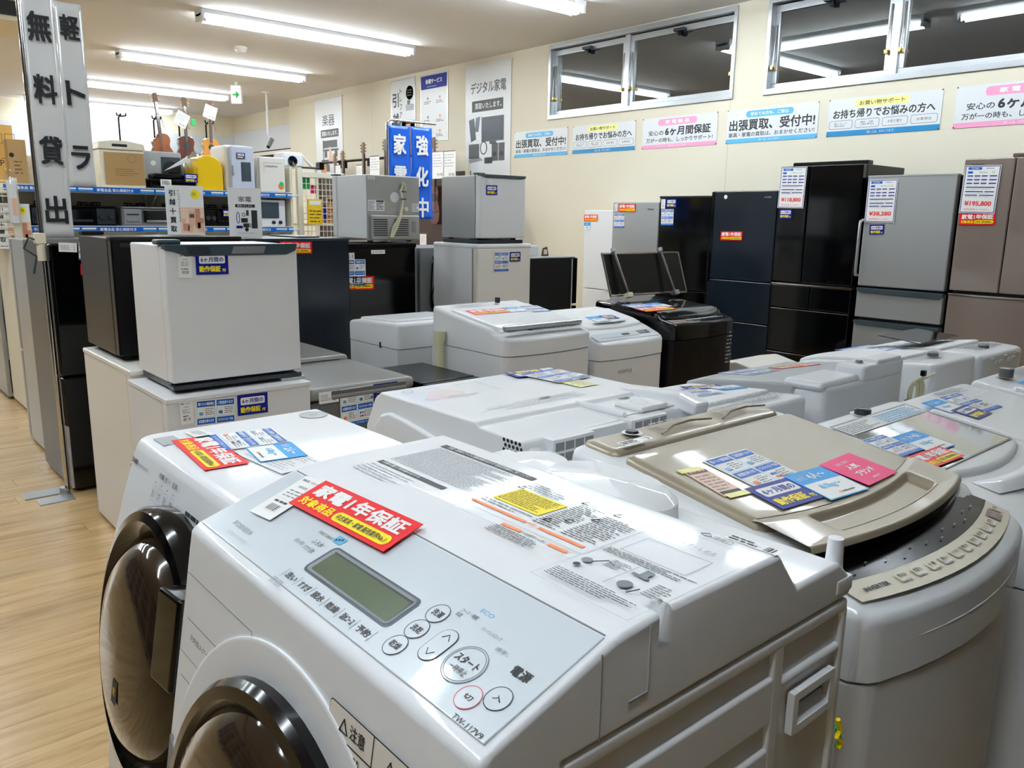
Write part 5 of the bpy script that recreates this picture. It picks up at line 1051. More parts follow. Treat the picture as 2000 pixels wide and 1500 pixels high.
# middle row
PP1 = plane_of(P1, P1P, .12, .44, .0125)
card(d_red, 'red guarantee card on the white glass lid with the silver bar', (908, 607), (984, 601.5), PP1, group=GR)
card(lambda q: d_size(q, '3人〜', '7.0kg〜'), 'light blue size card on the white glass lid with the silver bar', (977, 601.5), (1008, 599.5), PP1, group=GS)
card(d_info, 'information card on the white glass lid with the silver bar', (1013, 598.5), (1048, 596.5), PP1, group=GI)
PP2 = plane_of(P2, P2P, .20, .40, .0125)
card(d_navy, 'navy card on the smaller white washing machine with the dark display', (1169, 617), (1195, 615.3), PP2, group=GN)
card(lambda q: d_size(q, '1人〜', '4.5kg〜'), 'light blue card on the smaller white washing machine with the dark display', (1142, 620), (1169, 617.3), PP2, group=GS)
PK = plane_of(K_, KP, .12, .44, .0125)
card(d_info, 'information card on the black washing machine', (1214, 596), (1252, 592.5), PK, group=GI)
card(lambda q: d_size(q, '4人〜', '8.0kg〜'), 'light blue size card on the black washing machine', (1254, 593.5), (1284, 591), PK, group=GS)
card(d_red, 'red guarantee card with an orange edge on the black washing machine', (1238, 603.5), (1298, 598), PK, group=GR, off=.002)

# posters on the window wall
XP = ('x', XW-.003); gp = 'wide posters in a row under the high windows'
for k, (ya, fn) in enumerate(zip((7.29, 6.345, 5.386, 4.418, 3.468, 2.51), (d_posterA, d_posterB, d_posterC)*2)):
    lb = ('first wide poster from the back wall, blue banded, about visiting buyers', 'second wide poster from the back wall, with a yellow heading and teal band', 'third wide poster from the back wall, pink banded, about a six month guarantee', 'fourth wide poster from the back wall, blue banded, crossing a wall joint', 'fifth wide poster from the back wall, with a yellow heading and teal band', 'wide pink banded poster cut off by the right edge of the picture')[k]
    o = card(fn, lb, (XW-.003, ya, 2.345), (XW-.003, ya-.868, 2.345), XP, 'poster', 'wall_poster', gp)
    q = B()
    for x, y in ((.006, .006), (.862, .006), (.006, .276), (.862, .276)): q.cyl((x, y, 0), 'z', .005, .003, 'dark_grey', 8)
    q.obj('pins', o)
def hang(fn, lb, ya, yb, z, gap=0, rod=True):
    o = card(fn, lb, (XW-.006, ya, z), (XW-.006, yb, z), ('x', XW-.006), 'banner' if rod else 'poster', 'wall_banner' if rod else 'framed_poster')
    if rod:
        h = max(v.co.y for v in o.data.vertices); w = ya-yb
        q = B(); q.tube([(-.02, h, .002), (w+.02, h, .002)], .012, 'white_soft', 8); q.obj('rod', o)
    return o
hang(banner('楽器', pics_music), 'long white hanging banner about musical instruments, farthest on the window wall', 12.09, 11.24, 3.13)
hang(banner('デジタル家電', pics_digital), 'large white hanging banner about digital appliances, left of the first high window', 8.21, 7.36, 3.15)
hang(d_move_big, 'framed poster with yellow disc and tan boxes, behind the blue hanging signs', 9.893, 9.298, 3.18, rod=False)
hang(d_service, 'framed poster with a navy heading, upper right of the blue hanging signs', 9.18, 8.575, 3.17, rod=False)

# ---------------------------------------------------------------- hanging signs on poles
def strip_sign(t, chars, x0, w, z1, h, m, mi, wave=.012, name='sign_sheet', first=.10, step=None, bold=.04, dy=0, ch=None, tilt=0):
    q = B(); nv = 26
    def fn(u, v):
        z = z1-h*v; return (x0+w*u, dy+wave*math.sin(v*9+x0*7)*(.3+v)+.006*math.sin(u*PI)+tilt*v, z)
    q.grid(fn, 6, nv, m); o = q.obj(name, t)
    so = o.modifiers.new('thickness', 'SOLIDIFY'); so.thickness = .003
    step = step or h/len(chars); cw = ch or w*.62
    for k, c in enumerate(chars):
        v = (first+k*step)/h; yy = dy+wave*math.sin(v*9+x0*7)*(.3+v)+.006+tilt*v
        s_ = B(); s_.text(c, -cw/2, -cw*.66, cw/2, cw*.66, mi, 0, bold); s_.xf(Matrix.Translation((x0+w/2, yy-.014-wave*.5, z1-first-k*step)) @ Matrix.Rotation(PI/2, 4, 'X')); s_.obj('letter', t)
    return o
P = thing('pole_sign', 'tall white hanging sign with big black characters on a steel pole', 'sign', (.848, 4.40, 0))
q = B(); q.box(-.19, -.0, -.01, .10, 0, .006, 'silver_light', .002); q.box(-.15, .005, -.14, -.04, 0, .006, 'silver_light', .002); q.box(-.04, .01, -.05, .0, 0, .006, 'silver_light'); q.cyl((-.012, 0, 0), 'z', .024, .03, 'chrome', 18); q.obj('base_plate', P)
q = B(); q.tube([(0, 0, .0), (0, 0, 2.50)], .011, 'chrome', 12); q.tube([(0, 0, 2.48), (.02, 0, 2.5), (.26, 0, 2.5)], .008, 'chrome', 8); q.obj('pole', P)
q = B(); q.cyl((-.008, 0, 1.16), 'z', .02, .10, 'cream', 12); q.box(-.035, .012, -.025, .025, 1.24, 1.29, 'cream', .005); q.obj('collar', P)
q = B(); q.tube([(-.01, 0, 1.25), (-.06, -.02, 1.27), (-.08, 0, 1.22), (-.03, .01, 1.18), (-.05, 0, 1.1)], .005, 'dark_grey', 6); q.obj('tied_string', P)
strip_sign(P, '無料貸出', .004, .136, 2.42, 1.155, 'banner_white', 'ink', .008, first=.205, step=.272, bold=.035, ch=.100)
strip_sign(P, '軽トラ', .142, .116, 2.34, .83, 'banner_white', 'ink', .006, first=.11, step=.292, bold=.035, ch=.086, dy=.004)
for x in (.07, .20): q = B(); q.box(x-.012, x+.012, -.012, .012, 2.43, 2.50, 'film', .002); q.obj('clip', P)
P = thing('pole_sign', 'blue hanging sign with white characters on a chrome frame, before the wall posters', 'sign', (3.62, 5.75, 0))
q = B(); q.tube([(0, 0, 0), (0, 0, 2.12), (.03, 0, 2.145), (.47, 0, 2.145)], .010, 'chrome', 10); q.box(-.15, .25, -.15, .15, 0, .006, 'silver_light', .002); q.obj('frame', P)
for x in (.12, .35): q = B(); q.box(x-.014, x+.014, -.010, .010, 2.10, 2.15, 'film', .002); q.obj('clip', P)
strip_sign(P, '家電', .010, .208, 2.105, .72, 'banner_blue', 'paper', .006, first=.145, step=.25, ch=.125, bold=.035)
strip_sign(P, '強化中', .226, .208, 2.108, .74, 'banner_blue', 'paper', .006, first=.145, step=.25, ch=.125, bold=.035)

# ---------------------------------------------------------------- shelving with stoves and coolers
SH = thing('store_shelf', 'cream steel store shelving with blue price rails, loaded with coolers and gas stoves', 'shelf', (1.05, 6.50, 0))
L = 2.09
q = B(); q.box(.60, L, .42, .44, .05, 1.78, 'rack_cream'); q.box(0, .60, .42, .44, 1.15, 1.78, 'rack_cream'); q.obj('back_board', SH)
for x in (0, 1.03, L-.035): q = B(); q.box(x, x+.035, .38, .42, 0 if x > .5 else 1.15, 1.80, 'rack_cream', .003); q.obj('upright', SH)
for z in (1.565, 1.285, .95, .55, .10):
    xa = -.22 if z > 1 else .60
    q = B(); q.box(xa, L, 0, .42, z-.012, z, 'rack_cream', .002); q.box(xa, L, -.004, .004, z-.045, z+.004, 'rack_cream', .002); sh = q.obj('shelf_board', SH)
    q = B()
    q.box(max(0, xa), L, -.010, -.004, z-.040, z-.001, 'blue', .001)
    if z > 1.2:
        for k in range(4):
            x = .05+.53*k; q.text('家電全品 安心保証付き', x, -.0, x+.25, 1, 'paper', 0) if 0 else None
            for m_ in (.30, .41): q.box(x+m_, x+m_+.095, -.0112, -.010, z-.022, z-.010, 'paper'); q.box(x+m_, x+m_+.095, -.0112, -.010, z-.033, z-.028, 'skyp')
    q.obj('price_rail', sh)
    if z > 1.2:
        q = B()
        for k in range(4):
            x = .05+.53*k; q.text('家電全品 安心保証付き', x, z-.033, x+.25, z-.010, 'paper', 0, .03)
        q.xf(Matrix.Translation((0, -.0118, 0)) @ Matrix.Rotation(PI/2, 4, 'X')); q.obj('rail_print', sh)
    for x in (.63 if z < 1 else .03, 1.05, L-.02): q = B(); q.prism([(.02, z-.012), (.40, z-.012), (.40, z-.16), (.34, z-.15), (.20, z-.06)], 'x', x-.006, x+.006, 'rack_cream', .002); q.obj('bracket', sh)
q = B(); q.box(L+.0, L+.02, .02, .46, 0, 1.78, 'rack_cream', .003); q.obj('end_panel', SH)
def box_thing(name, label, cat, x0, x1, y0, y1, z0, z1, m, bev=.004, group=None):
    t = thing(name, label, cat, (x0, y0, z0), 0, group); q = B(); q.box(0, x1-x0, 0, y1-y0, 0, z1-z0, m, bev); q.obj('body', t); return t, x1-x0, y1-y0, z1-z0
TZ = 1.567
t, w, d, h = box_thing('cooler', 'brown card fronted cooler with an arched cream lid, beside the white sign', 'cooler', 1.68, 1.99, 6.54, 6.88, TZ, TZ+.27, 'cream', .01)
q = B(); q.box(.03, w-.005, -.006, .0, .02, h-.02, 'card', .002); q.obj('card_front', t); q = B(); q.prism([(-.01, h), (w+.01, h), (w, h+.045), (w*.6, h+.065), (w*.3, h+.065), (0, h+.05)], 'y', -.01, d+.01, 'cream', .006); q.box(w*.28, w*.62, -.013, -.005, h+.02, h+.04, 'ink', .004); q.obj('lid', t)
q = B(); q.ring(.22, .21, .03, .002, 'wood_neck', 0, 20); q.micro(.10, .08, .28, .14, 4, 'wood_neck', 0, .2); q.xf(Matrix.Translation((0, -.0068, 0)) @ Matrix.Rotation(PI/2, 4, 'X')); q.obj('print', t)
t, w, d, h = box_thing('fan_heater', 'pale grey plastic appliance with a dark round vent, behind the black grill', 'appliance', 2.02, 2.34, 6.76, 6.90, TZ, TZ+.29, 'grey_plastic', .015)
q = B(); q.box(.16, .31, -.006, .0, .06, .25, 'slate', .004); q.lathe([(.065, 0), (.06, -.008), (.0, -.008)], 'ink', (.235, -.004, .155), 'y', 24); q.obj('vent', t); q = B(); q.disc(.10, .2, .02, 'white_soft', 0); q.xf(Matrix.Translation((0, -.001, 0)) @ Matrix.Rotation(PI/2, 4, 'X')); q.obj('knob', t)
t = thing('table_grill', 'black table grill in clear wrapping with a white tag, on the top shelf', 'grill', (2.0, 6.53, TZ))
q = B(); q.box(.02, .40, .02, .18, .0, .055, 'black_gloss', .015, 3); q.box(.0, .42, .0, .20, .05, .075, 'black_satin', .012, 3); q.tube([(.02, .0, .06), (-.03, .02, .06), (-.03, .1, .06), (.02, .14, .06)], .008, 'black_satin', 6); q.obj('body', t)
q = B(); q.box(.05, .37, .03, .17, .075, .115, 'black_gloss', .015, 3); q.box(.18, .24, .07, .11, .115, .135, 'black_satin', .006); q.obj('lid', t)
q = B(); q.rect(0, 0, .08, .05, 'paper'); q.micro(.01, .01, .07, .04, 3, 'ink', .0005); q.xf(Matrix.Translation((.09, -.005, .02)) @ Matrix.Rotation(PI/2, 4, 'X')); q.obj('price_tag', t)
card(d_navy, 'navy guarantee card on the black table grill', (2.27, 6.52, TZ+.12), (2.37, 6.52, TZ+.12), ('y', 6.52), group=GN)
t = thing('roof_stand', 'white folded sheet standing like a roof behind the black grill', 'sheet', (2.16, 6.64, TZ+.137)); q = B(); q.prism([(0, 0), (.17, .11), (.20, .10), (.26, .0), (.22, .0), (.17, .07)], 'y', 0, .02, 'white_soft', .002); q.obj('board', t)
t = thing('foil_bag', 'crumpled silver plastic bag on the top shelf behind the yellow fridge', 'bag', (2.36, 6.785, TZ+.0)); q = B(); q.grid(lambda u, v: (.23*u, .11*v, .10+.20*math.sin(PI*u)**.5*math.sin(PI*min(1, v*1.2))**.5+.02*math.sin(u*23+v*9)), 18, 10, 'silver_foil'); q.box(.02, .21, .02, .10, 0, .12, 'grey_plastic', .02); q.obj('bag', t)
t = thing('mini_cooler', 'yellow arched mini fridge in clear wrapping on the top shelf', 'mini fridge', (2.36, 6.53, TZ))
q = B(); A = [(0, 0), (.22, 0)]+[(.11+.11*math.cos(a), .17+.10*math.sin(a)) for a in [PI*k/12 for k in range(13)]]; q.prism(A, 'y', .03, .24, 'yellow_plastic', .010, 3); q.obj('body', t)
q = B(); q.prism([(x*.97+.003, y*.98+.002) for x, y in A], 'y', .0, .028, 'yellow_plastic', .008, 3); q.obj('door', t)
q = B(); q.tube([(.02, -.003, .10), (.012, -.02, .13), (.02, -.003, .17)], .005, 'yellow_plastic', 6); q.obj('handle', t)
t, w, d, h = box_thing('mini_cooler', 'tall white and pale blue cool box with a dark panel, on the top shelf', 'mini fridge', 2.60, 2.83, 6.54, 6.86, TZ, TZ+.36, 'white_warm', .03)
q = B(); q.box(.035, w+.004, -.03, .002, .01, h-.006, 'cooler', .02, 3); q.obj('door', t); q = B(); q.box(.12, .20, -.034, -.029, .08, .23, 'slate', .003); q.obj('front_panel', t); q = B(); q.box(.045, .058, -.042, -.028, .12, .20, 'silver_light', .004); q.obj('handle', t)
card(d_navy, 'navy guarantee card on the tall pale blue cool box', (2.685, 6.505, TZ+.30), (2.755, 6.505, TZ+.30), ('y', 6.505), group=GN)
t, w, d, h = box_thing('mini_cooler', 'square white mini fridge with small black lettering at the right end of the top shelf', 'mini fridge', 2.87, 3.10, 6.54, 6.84, TZ, TZ+.285, 'white_warm', .012)
q = B(); q.box(.01, w, -.02, .0, .005, h-.004, 'white_warm', .008); q.obj('door', t); q = B(); q.text('DORAEMON', .055, .20, .165, .216, 'ink', 0, .03); q.rect(.045, .235, .20, .237, 'ink', 0); q.rect(.045, .16, .0465, .237, 'ink'); q.disc(.19, .05, .025, 'orange', .0002); q.disc(.195, .068, .02, 'green', .0004); q.xf(Matrix.Translation((0, -.0208, 0)) @ Matrix.Rotation(PI/2, 4, 'X')); q.obj('print', t)
# boxes at the left end of the shelf
t, w, d, h = box_thing('cardboard_box', 'large cardboard box with printed handling marks, at the left edge on the shelf', 'box', .86, 1.16, 6.62, 6.90, 1.567, 1.96, 'card_light', .003)
q = B()
for k in range(3): q.frame(.10+.075*k, .27, .16+.075*k, .335, .0025, 'ink', 0)
q.text('P', .21, .12, .235, .16, 'ink', 0); q.rect(.22, .17, .30, .173, 'ink'); q.xf(Matrix.Translation((0, -.0012, 0)) @ Matrix.Rotation(PI/2, 4, 'X')); q.obj('print', t); q = B(); q.box(0, w, d/2-.02, d/2+.02, h, h+.001, 'tape'); q.obj('tape', t)
t, w, d, h = box_thing('cardboard_box', 'smaller cardboard box standing in front of the large one, beside the white sign', 'box', 1.10, 1.21, 6.50, 6.61, 1.567, 1.86, 'card', .003)
q = B(); q.disc(.02, .19, .015, 'ink', 0); q.micro(.03, .06, .08, .16, 4, 'wood_neck', 0, .25); q.xf(Matrix.Translation((0, -.0012, 0)) @ Matrix.Rotation(PI/2, 4, 'X')); q.obj('print', t)
t = thing('leaflet_tube', 'clear plastic tube of rolled leaflets hanging at the left edge of the shelf', 'tube', (1.06, 6.275, 1.30)); q = B(); q.lathe([(.035, 0), (.035, .30), (.028, .33), (.035, .36)], 'film', n=16); q.obj('sleeve', t); q = B(); q.cyl((0, 0, .01), 'z', .028, .27, 'white_soft', 14); q.box(-.01, .02, -.031, -.027, .06, .17, 'photo_tan'); q.obj('leaflets', t)
t = thing('wire_rack', 'cream wire display rack at the left edge of the picture', 'rack', (.76, 6.32, 1.122))
q = B(); q.box(.30, .345, 0, .04, 0, .48, 'rack_cream', .004); q.obj('post', t); q = B()
for k in range(8): q.tube([(.0, .02, .46-.05*k), (.30, .02, .46-.05*k)], .004, 'rack_cream', 6)
q.obj('wires', t)
q = B(); q.box(.0, .34, .04, .16, .38, .40, 'rack_cream'); q.box(.02, .26, .06, .16, .10, .38, 'slate', .02); q.obj('rack_shelf', t)
# stoves on the second shelf
SZ = 1.287
def stove(x0, label, w, mb, mf, knobs=True, grates=2):
    t = thing('gas_stove', label, 'gas stove', (x0, 6.52, SZ), 0, 'gas stoves on the second shelf')
    q = B(); q.box(0, w, .02, .34, 0, .135, mb, .006); q.obj('body', t); q = B(); q.box(0, w, .0, .345, .13, .142, mb, .005); q.obj('top_plate', t)
    q = B(); q.box(w*.27, w*.74, .005, .02, .03, .115, 'black_gloss', .004); q.box(w*.30, w*.71, -.004, .006, .028, .045, mf, .004); q.obj('grill_door', t)
    for s in (0, 1):
        q = B(); x = .01 if s == 0 else w*.76; q.box(x, x+w*.22, .004, .02, .012, .125, mf, .004)
        if knobs:
            for k in (0, 1): q.lathe([(.020, 0), (.018, -.014), (.0, -.014)], 'dark_grey', (x+w*.06+w*.11*k, .004, .065), 'y', 16)
        else: q.box(x+.02, x+w*.20, -.004, .004, .03, .045, 'steel_grey', .003); q.box(x+.02, x+w*.19, .002, .005, .08, .09, 'ink')
        q.obj('control_face', t)
    for k in range(grates):
        q = B(); cx = w*(.25+.5*k); r = .075
        for j in range(6):
            a = 2*PI*j/6; q.tube([(cx+r*math.cos(a), .18+r*math.sin(a), .142), (cx+r*math.cos(a), .18+r*math.sin(a), .168), (cx+.02*math.cos(a), .18+.02*math.sin(a), .165)], .005, 'black_satin', 6)
        q.tube([(cx+r*math.cos(2*PI*j/20), .18+r*math.sin(2*PI*j/20), .150) for j in range(20)], .005, 'black_satin', 6, True); q.cyl((cx, .18, .142), 'z', .03, .016, 'dark_grey', 16); q.obj('grate', t)
    return t
stove(1.20, 'black gas stove with two dark knobs, half hidden by the white sign', .56, 'black_satin', 'dark_grey')
stove(1.80, 'silver gas stove with flat controls on the second shelf, left of the moving poster', .56, 'steel_grey', 'silver_light', False)
stove(2.40, 'black gas stove on the second shelf, between the two standing posters', .40, 'black_gloss', 'black_satin')
card(d_navy, 'navy guarantee card on the black stove between the two standing posters', (2.55, 6.51, SZ+.13), (2.63, 6.51, SZ+.13), ('y', 6.51), group=GN)
t, w, d, h = box_thing('toaster_oven', 'white toaster oven with a dark window at the right end of the second shelf', 'oven', 2.87, 3.10, 6.54, 6.84, SZ, SZ+.22, 'white_soft', .01)
q = B(); q.box(.01, .17, -.008, .0, .07, .20, 'slate', .004); q.obj('window', t); q = B(); q.lathe([(.016, 0), (.014, -.014), (0, -.014)], 'ink', (.18, 0, .035), 'y', 14); q.lathe([(.016, 0), (.014, -.014), (0, -.014)], 'ink', (.12, 0, .035), 'y', 14); q.obj('dial', t)
# standing posters
def stand_poster(fn, label, TL, TR, y, zb):
    P0, P1 = at(*TL, 'y', y), at(*TR, 'y', y); o = card(fn, label, tuple(P0), (P1.x, P1.y, P0.z), ('y', y), 'poster', 'standing_poster', 'small posters standing among the fridges', w=(P1-P0).length)
    q = B(); h = max(v.co.y for v in o.data.vertices); w = (P1-P0).length; q.box(w*.1, w*.9, -.003, .0, -.03, -.001, 'film'); z0 = P0.z-h
    q.tube([(w/2, 0, -.006), (w/2, -(z0-zb), -.006)], .004, 'film', 6); q.obj('stand', o); return o
stand_poster(d_move, 'white poster with tan boxes and a yellow disc, standing in front of the stove shelf', (321, 361), (395, 359), 4.55, 1.26)
stand_poster(d_kaden, 'white poster with small dark appliances pictured, right of the poster with tan boxes', (444, 366), (508, 363.5), 4.45, 1.26)
stand_poster(d_move, 'white poster with tan boxes at the left edge of the picture', (-14, 397), (56, 395), 6.38, 1.12)
# wire grid display beside the shelf
t = thing('grid_rack', 'cream wire grid rack hung with yellow and pink packages, right of the shelving', 'rack', (3.20, 6.50, 0))
q = B(); q.box(0, .045, 0, .04, 0, 1.78, 'rack_cream', .004); q.box(.045, .45, .0, .03, 1.70, 1.745, 'rack_cream', .003); q.box(.42, .45, 0, .03, 0, 1.74, 'rack_cream', .003); q.obj('frame', t)
q = B()
for k in range(11): q.tube([(.05+.037*k, .015, .95), (.05+.037*k, .015, 1.70)], .003, 'rack_cream', 5)
for k in range(16): q.tube([(.045, .015, .95+.05*k), (.42, .015, .95+.05*k)], .003, 'rack_cream', 5)
tag(q.obj('wire_grid', t), None, None, kind='stuff')
q = B(); q.box(.0, .45, .34, .36, .0, 1.2, 'black_satin'); q.box(.02, .42, .05, .34, 1.30, 1.315, 'rack_cream'); q.box(.1, .4, .10, .34, 1.0, 1.02, 'rack_cream'); q.obj('inner_shelf', t)
for i, (x, z, w, h, m, lb) in enumerate(((.06, 1.31, .13, .21, 'yellow_plastic', 'yellow package hanging on the wire grid rack'), (.06, 1.60, .09, .12, 'green', 'small green package at the top of the wire grid rack'), (.15, 1.57, .05, .07, 'pink', 'small pink package at the top of the wire grid rack'), (.22, 1.35, .08, .12, 'navy', 'navy package behind the wire grid rack'), (.30, 1.32, .10, .22, 'orange_wood', 'light wooden box behind the wire grid rack'), (.20, 1.03, .12, .12, 'blue', 'blue carton low behind the wire grid rack'))):
    p = thing('package', lb, 'package', (3.20+x, 6.44 if i == 0 else 6.56, z)); q = B(); q.box(0, w, 0, .02, 0, h, m, .002); q.obj('carton', p)
    q = B(); q.rect(.01, h*.78, w-.01, h*.94, 'ink' if i else 'paper'); q.micro(.01, .01, w-.01, h*.6, 4, 'ink', 0, .25); q.xf(Matrix.Translation((0, -.0012, 0)) @ Matrix.Rotation(PI/2, 4, 'X')); q.obj('print', p)
t = thing('rice_cooker', 'white appliance with a round black opening, above the cream rack', 'appliance', (3.17, 6.70, 1.785)); q = B(); q.box(0, .20, 0, .2, 0, .13, 'white_gloss', .03, 3); q.obj('body', t); q = B(); q.lathe([(.045, 0), (.04, -.01), (0, -.004)], 'black_gloss', (.09, 0, .055), 'y', 20); q.obj('opening', t); q = B(); q.box(.14, .34, .0, .05, .0, .015, 'dark_grey', .004); q.tube([(.17, .03, .13), (.25, .03, .05), (.31, .03, .0)], .012, 'white_gloss', 8); q.obj('arm', t)

# ---------------------------------------------------------------- guitars
def guitar(name, label, loc, rz, body, top, w=.38, sb=False, group=None, tagc=True, tilt=0, k=None):
    kk = k; t = thing(name, label, 'guitar', loc, rz, group)
    def out(s): # half outline of the body, bottom to top
        return [(0, 0), (.55, .01), (.85, .06), (1, .16), (.97, .25), (.80, .34), (.66, .41), (.67, .47), (.75, .53), (.74, .60), (.62, .66), (.35, .695), (.10, .70)]
    h = out(0); k = w/2; pts = [(x*k, z*.68) for x, z in h]+[(-x*k, z*.68) for x, z in h[::-1][:-1]]
    if sb: pts = [(x, z) if not (x < -.03 and z > .40) else (x*.75, z-.05) for x, z in pts]
    q = B(); q.prism(pts, 'y', 0, .09, body, .008); q.obj('body', t)
    q = B(); q.prism([(x*.97, .008+z*.975) for x, z in pts], 'y', -.003, 0, top); q.obj('soundboard', t)
    q = B(); q.box(-.022, .022, -.014, -.003, .40, .93, 'wood_neck', .003); q.box(-.026, .026, -.008, .012, .44, .90, body, .006)
    q.obj('neck', t)
    q = B(); q.lathe([(.05, -.0045), (0, -.0045)], 'ink', (0, 0, .33), 'y', 24); q.ring(0, 0, .06, .006, 'gold_dark', 0); q.obj('sound_hole', t) if not sb else q.bm.free()
    q = B(); q.box(-.035, .035, -.016, .0, .90, 1.05, 'wood_neck', .006); q.obj('headstock', t)
    q = B()
    for s in (-1, 1):
        for i in range(3): q.cyl((s*.035, -.006, .93+.04*i), 'x', .006, s*.018, 'brass', 8); q.cyl((s*.056, -.006, .93+.04*i), 'x', .011, s*.008, 'brass', 10)
    q.obj('tuning_pegs', t)
    q = B()
    for i in range(6): q.tube([(-.018+.0072*i, -.018, .16), (-.014+.0056*i, -.020, .92)], .0008, 'chrome', 4)
    q.box(-.06, .06, -.012, -.003, .15, .17, 'wood_dark', .003); q.obj('strings', t)
    t.rotation_euler.y = tilt
    if kk: t.scale = (kk, kk, kk)
    return t
def htag(x, y, z, w, h, lb, rz=0, tilt=.25):
    t = thing('price_tag', lb, 'price tag', (x, y, z), rz, 'white tags hanging from the guitars'); t.rotation_euler.y = tilt
    q = B(); q.box(0, w, 0, .002, -h, 0, 'paper'); q.obj('tag_card', t); q = B(); q.rect(0, -.012, w, 0, 'burgundy'); q.micro(w*.1, -h*.6, w*.9, -.03, 5, 'ink_light', 0, .3); q.text('¥9,780', w*.45, -h*.92, w*.9, -h*.80, 'ink', 0); q.xf(Matrix.Translation((0, -.0008, 0)) @ Matrix.Rotation(PI/2, 4, 'X')); q.obj('tag_print', t)
RKt = thing('guitar_rack', 'white rack behind the shelving with black forked guitar hooks rising above it', 'rack', (2.35, 9.10, 0))
q = B(); q.box(0, 1.5, -.08, .5, 0, 1.86, 'rack_cream', .004); q.obj('cabinet', RKt)
for hx in (.225, .57, .83, 1.12):
    q = B(); q.tube([(hx, .10, 1.85), (hx, .10, 2.33), (hx, .02, 2.36)], .009, 'black_satin', 8); q.tube([(hx-.045, .0, 2.37), (hx-.04, .0, 2.345), (hx, .01, 2.34), (hx+.04, .0, 2.345), (hx+.045, .0, 2.37)], .008, 'black_satin', 8); q.tube([(hx+.045, -.01, 2.36), (hx+.06, -.01, 2.28), (hx+.07, -.01, 2.26)], .003, 'chrome', 5); q.obj('hook', RKt)
guitar('acoustic_guitar', 'sunburst guitar with two horns and many small holes, leftmost of the hanging guitars', (2.96, 9.06, 1.865), 0, 'wood_dark', 'wood_burst', .36, True, tilt=-.08, k=.70)
guitar('acoustic_guitar', 'dark red guitar with a white tag, middle of the hanging guitars', (3.20, 9.06, 1.865), 0, 'wood_dark', 'wood_red', .33, k=.68)
guitar('acoustic_guitar', 'honey coloured acoustic guitar with a white tag, rightmost of the hanging guitars', (3.465, 9.06, 1.865), 0, 'wood_gold', 'wood_gold', .36, k=.67)
p = at(349, 212, 'y', 8.96); htag(p.x, p.y, p.z, .135, .16, 'white tag hanging on the dark red guitar', tilt=.45)
p = at(402, 200, 'y', 8.96); htag(p.x, p.y, p.z, .135, .15, 'white tag hanging on the honey coloured guitar', tilt=.30)
p = at(373, 232, 'y', 9.0); t = thing('green_label', 'small glossy green label at the neck of the dark red guitar', 'label', tuple(p)); q = B(); q.box(0, .05, 0, .01, -.07, 0, 'green', .01); q.obj('label_body', t)
# guitars hung on the rack along the window wall
R2 = thing('wall_rack', 'black hanging bar with a brown board for guitars along the window wall', 'rack', (5.95, 0, 0))
q = B(); q.tube([(.1, 8.3, 2.15), (.1, 11.6, 2.15)], .018, 'black_satin', 8)
for y in (8.35, 9.2, 10.0, 10.8, 11.5): q.box(.05, .13, y-.06, y+.06, 2.05, 2.16, 'black_satin', .006)
q.obj('bar', R2); q = B(); q.box(.16, .19, 7.9, 11.7, .1, 1.93, 'rack_brown'); q.obj('board', R2); q = B(); q.box(.1, .14, 7.85, 7.90, 0, 2.02, 'rack_cream', .004); q.box(.1, .14, 11.7, 11.75, 0, 2.1, 'rack_cream', .004); q.obj('post', R2)
gl = ('guitar neck with a reddish headstock, nearest the musical instrument banner', 'guitar neck beside the reddish one at the back of the wall rack', 'guitar neck with a pale shining headstock in the middle of the wall rack', 'dark guitar neck half covered by the blue hanging sign', 'brown guitar neck just right of the blue hanging sign')
for i, (px, py, m) in enumerate(((655, 300, 'wood_red'), (670, 295, 'wood_burst'), (710, 278, 'wood_gold'), (753, 272, 'wood_dark'), (848, 268, 'wood_red'))):
    p = at(px, py, 'x', 5.98); guitar('electric_guitar', gl[i], (5.98, p.y, p.z-1.05), -90, 'wood_dark', m, .21, group='guitars on the wall rack')
for i, (px, py, lb) in enumerate(((722, 305, 'white tag left of the blue hanging sign on the wall rack'), (844, 296, 'white tag right of the blue hanging sign on the wall rack'), (866, 295, 'white tag at the right end of the wall rack'), (696, 322, 'small low white tag on the wall rack'), (655, 322, 'white tag by the musical instrument banner'), (820, 455, 'crumpled white tag low behind the turned small fridge'))):
    p = at(px, py, 'x', 5.85); htag(5.85, p.y, p.z, .24 if i < 3 else .14, .32 if i < 3 else .2, lb, -90, 0)
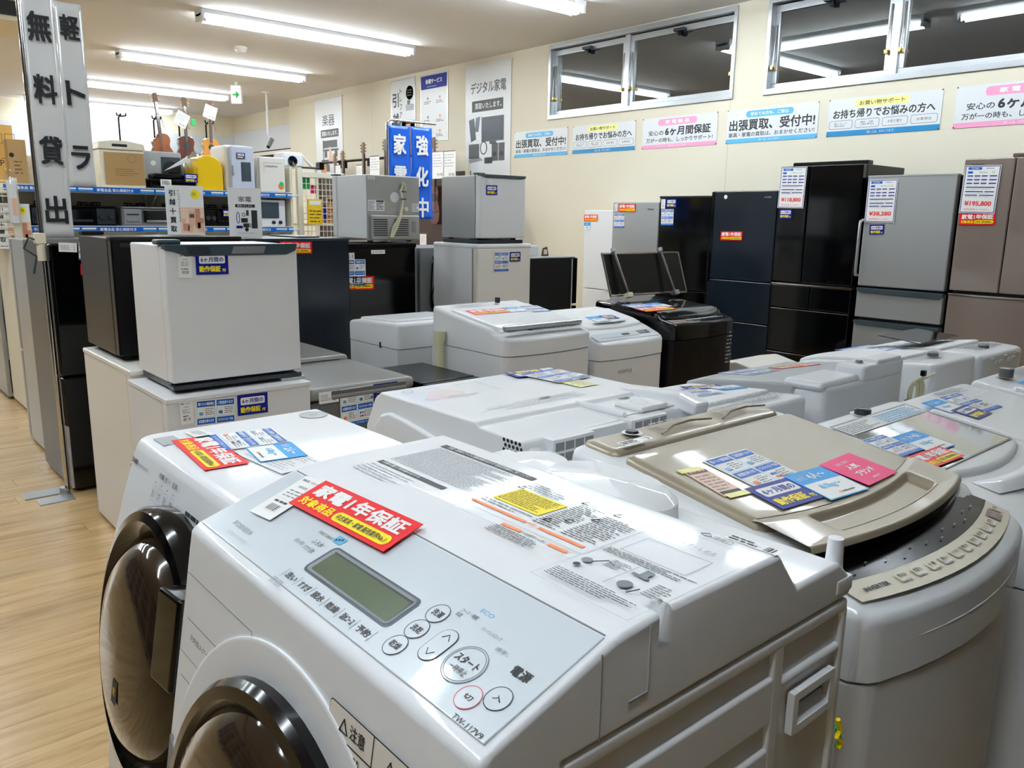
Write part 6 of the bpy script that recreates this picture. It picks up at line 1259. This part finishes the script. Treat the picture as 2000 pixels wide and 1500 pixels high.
t = thing('guitar_bag', 'black padded bag leaning on the wall behind the middle white stack', 'bag', (5.95, 7.05, 0)); q = B(); q.prism([(0, 0), (.34, 0), (.34, .6), (.25, .95), (.22, 1.50), (.12, 1.62), (.04, 1.50), (.03, .9), (0, .6)], 'x', 0, .16, 'black_matte', .03, 3); q.obj('bag_body', t); q = B(); q.tube([(-.01, .12, 1.0), (-.05, .12, 1.1), (-.01, .12, 1.3)], .012, 'black_satin', 6); q.obj('carry_handle', t)
# white tray behind the black machine
t = thing('plastic_tray', 'cream white plastic tray with a rounded rim, behind the black washing machine', 'tray', (4.55, 2.75, 0)); q = B(); q.box(0, .5, 0, .42, 0, .36, 'black_satin', .01); q.obj('stand', t)
q = B(); q.prism([(0, .36), (.42, .36), (.42, .43), (.36, .47), (.22, .50), (.08, .47), (0, .44)], 'x', -.05, .45, 'white_warm', .015, 3); q.box(-.058, -.045, .08, .34, .40, .42, 'white_warm', .005); q.obj('tray', t)

# ---------------------------------------------------------------- sub-parts: move fittings under the part they sit on
UNDER = {'handle_bar': 'door', 'lettering': 'door', 'name_label': 'door', 'drawer_handle': 'door', 'door_trim': 'door', 'door_edge': 'door', 'handle': 'door', 'lid_trim': 'lid', 'lid_bar': 'lid', 'glass_lid': 'lid', 'glass_trim': 'lid', 'lid_grip': 'lid', 'instruction_label': 'lid', 'lid_window': 'lid',
         'air_holes': 'top_cover', 'top_labels': 'top_cover', 'hose_inlet': 'hose_pocket', 'vent_slots': 'rear_vent_housing', 'door_glass': 'door_rim', 'door_handle': 'door_rim', 'panel_print': 'control_plate', 'display': 'control_plate', 'button': 'control_plate', 'start_button': 'control_plate', 'rocker_button': 'control_plate',
         'power_cord': 'body', 'tag_print': 'tag_card', 'tuning_pegs': 'headstock', 'sound_hole': 'soundboard', 'pins': None}
for o in [x for x in C.objects if x.parent and x.parent.parent is None and x.parent.type == 'EMPTY']:
    tgt = UNDER.get(o.name.split('.')[0])
    if tgt:
        sib = [c for c in o.parent.children if c.name.split('.')[0] == tgt and c is not o and c.location.length < 1e-6]
        if sib and not o.children: o.parent = sib[-1]
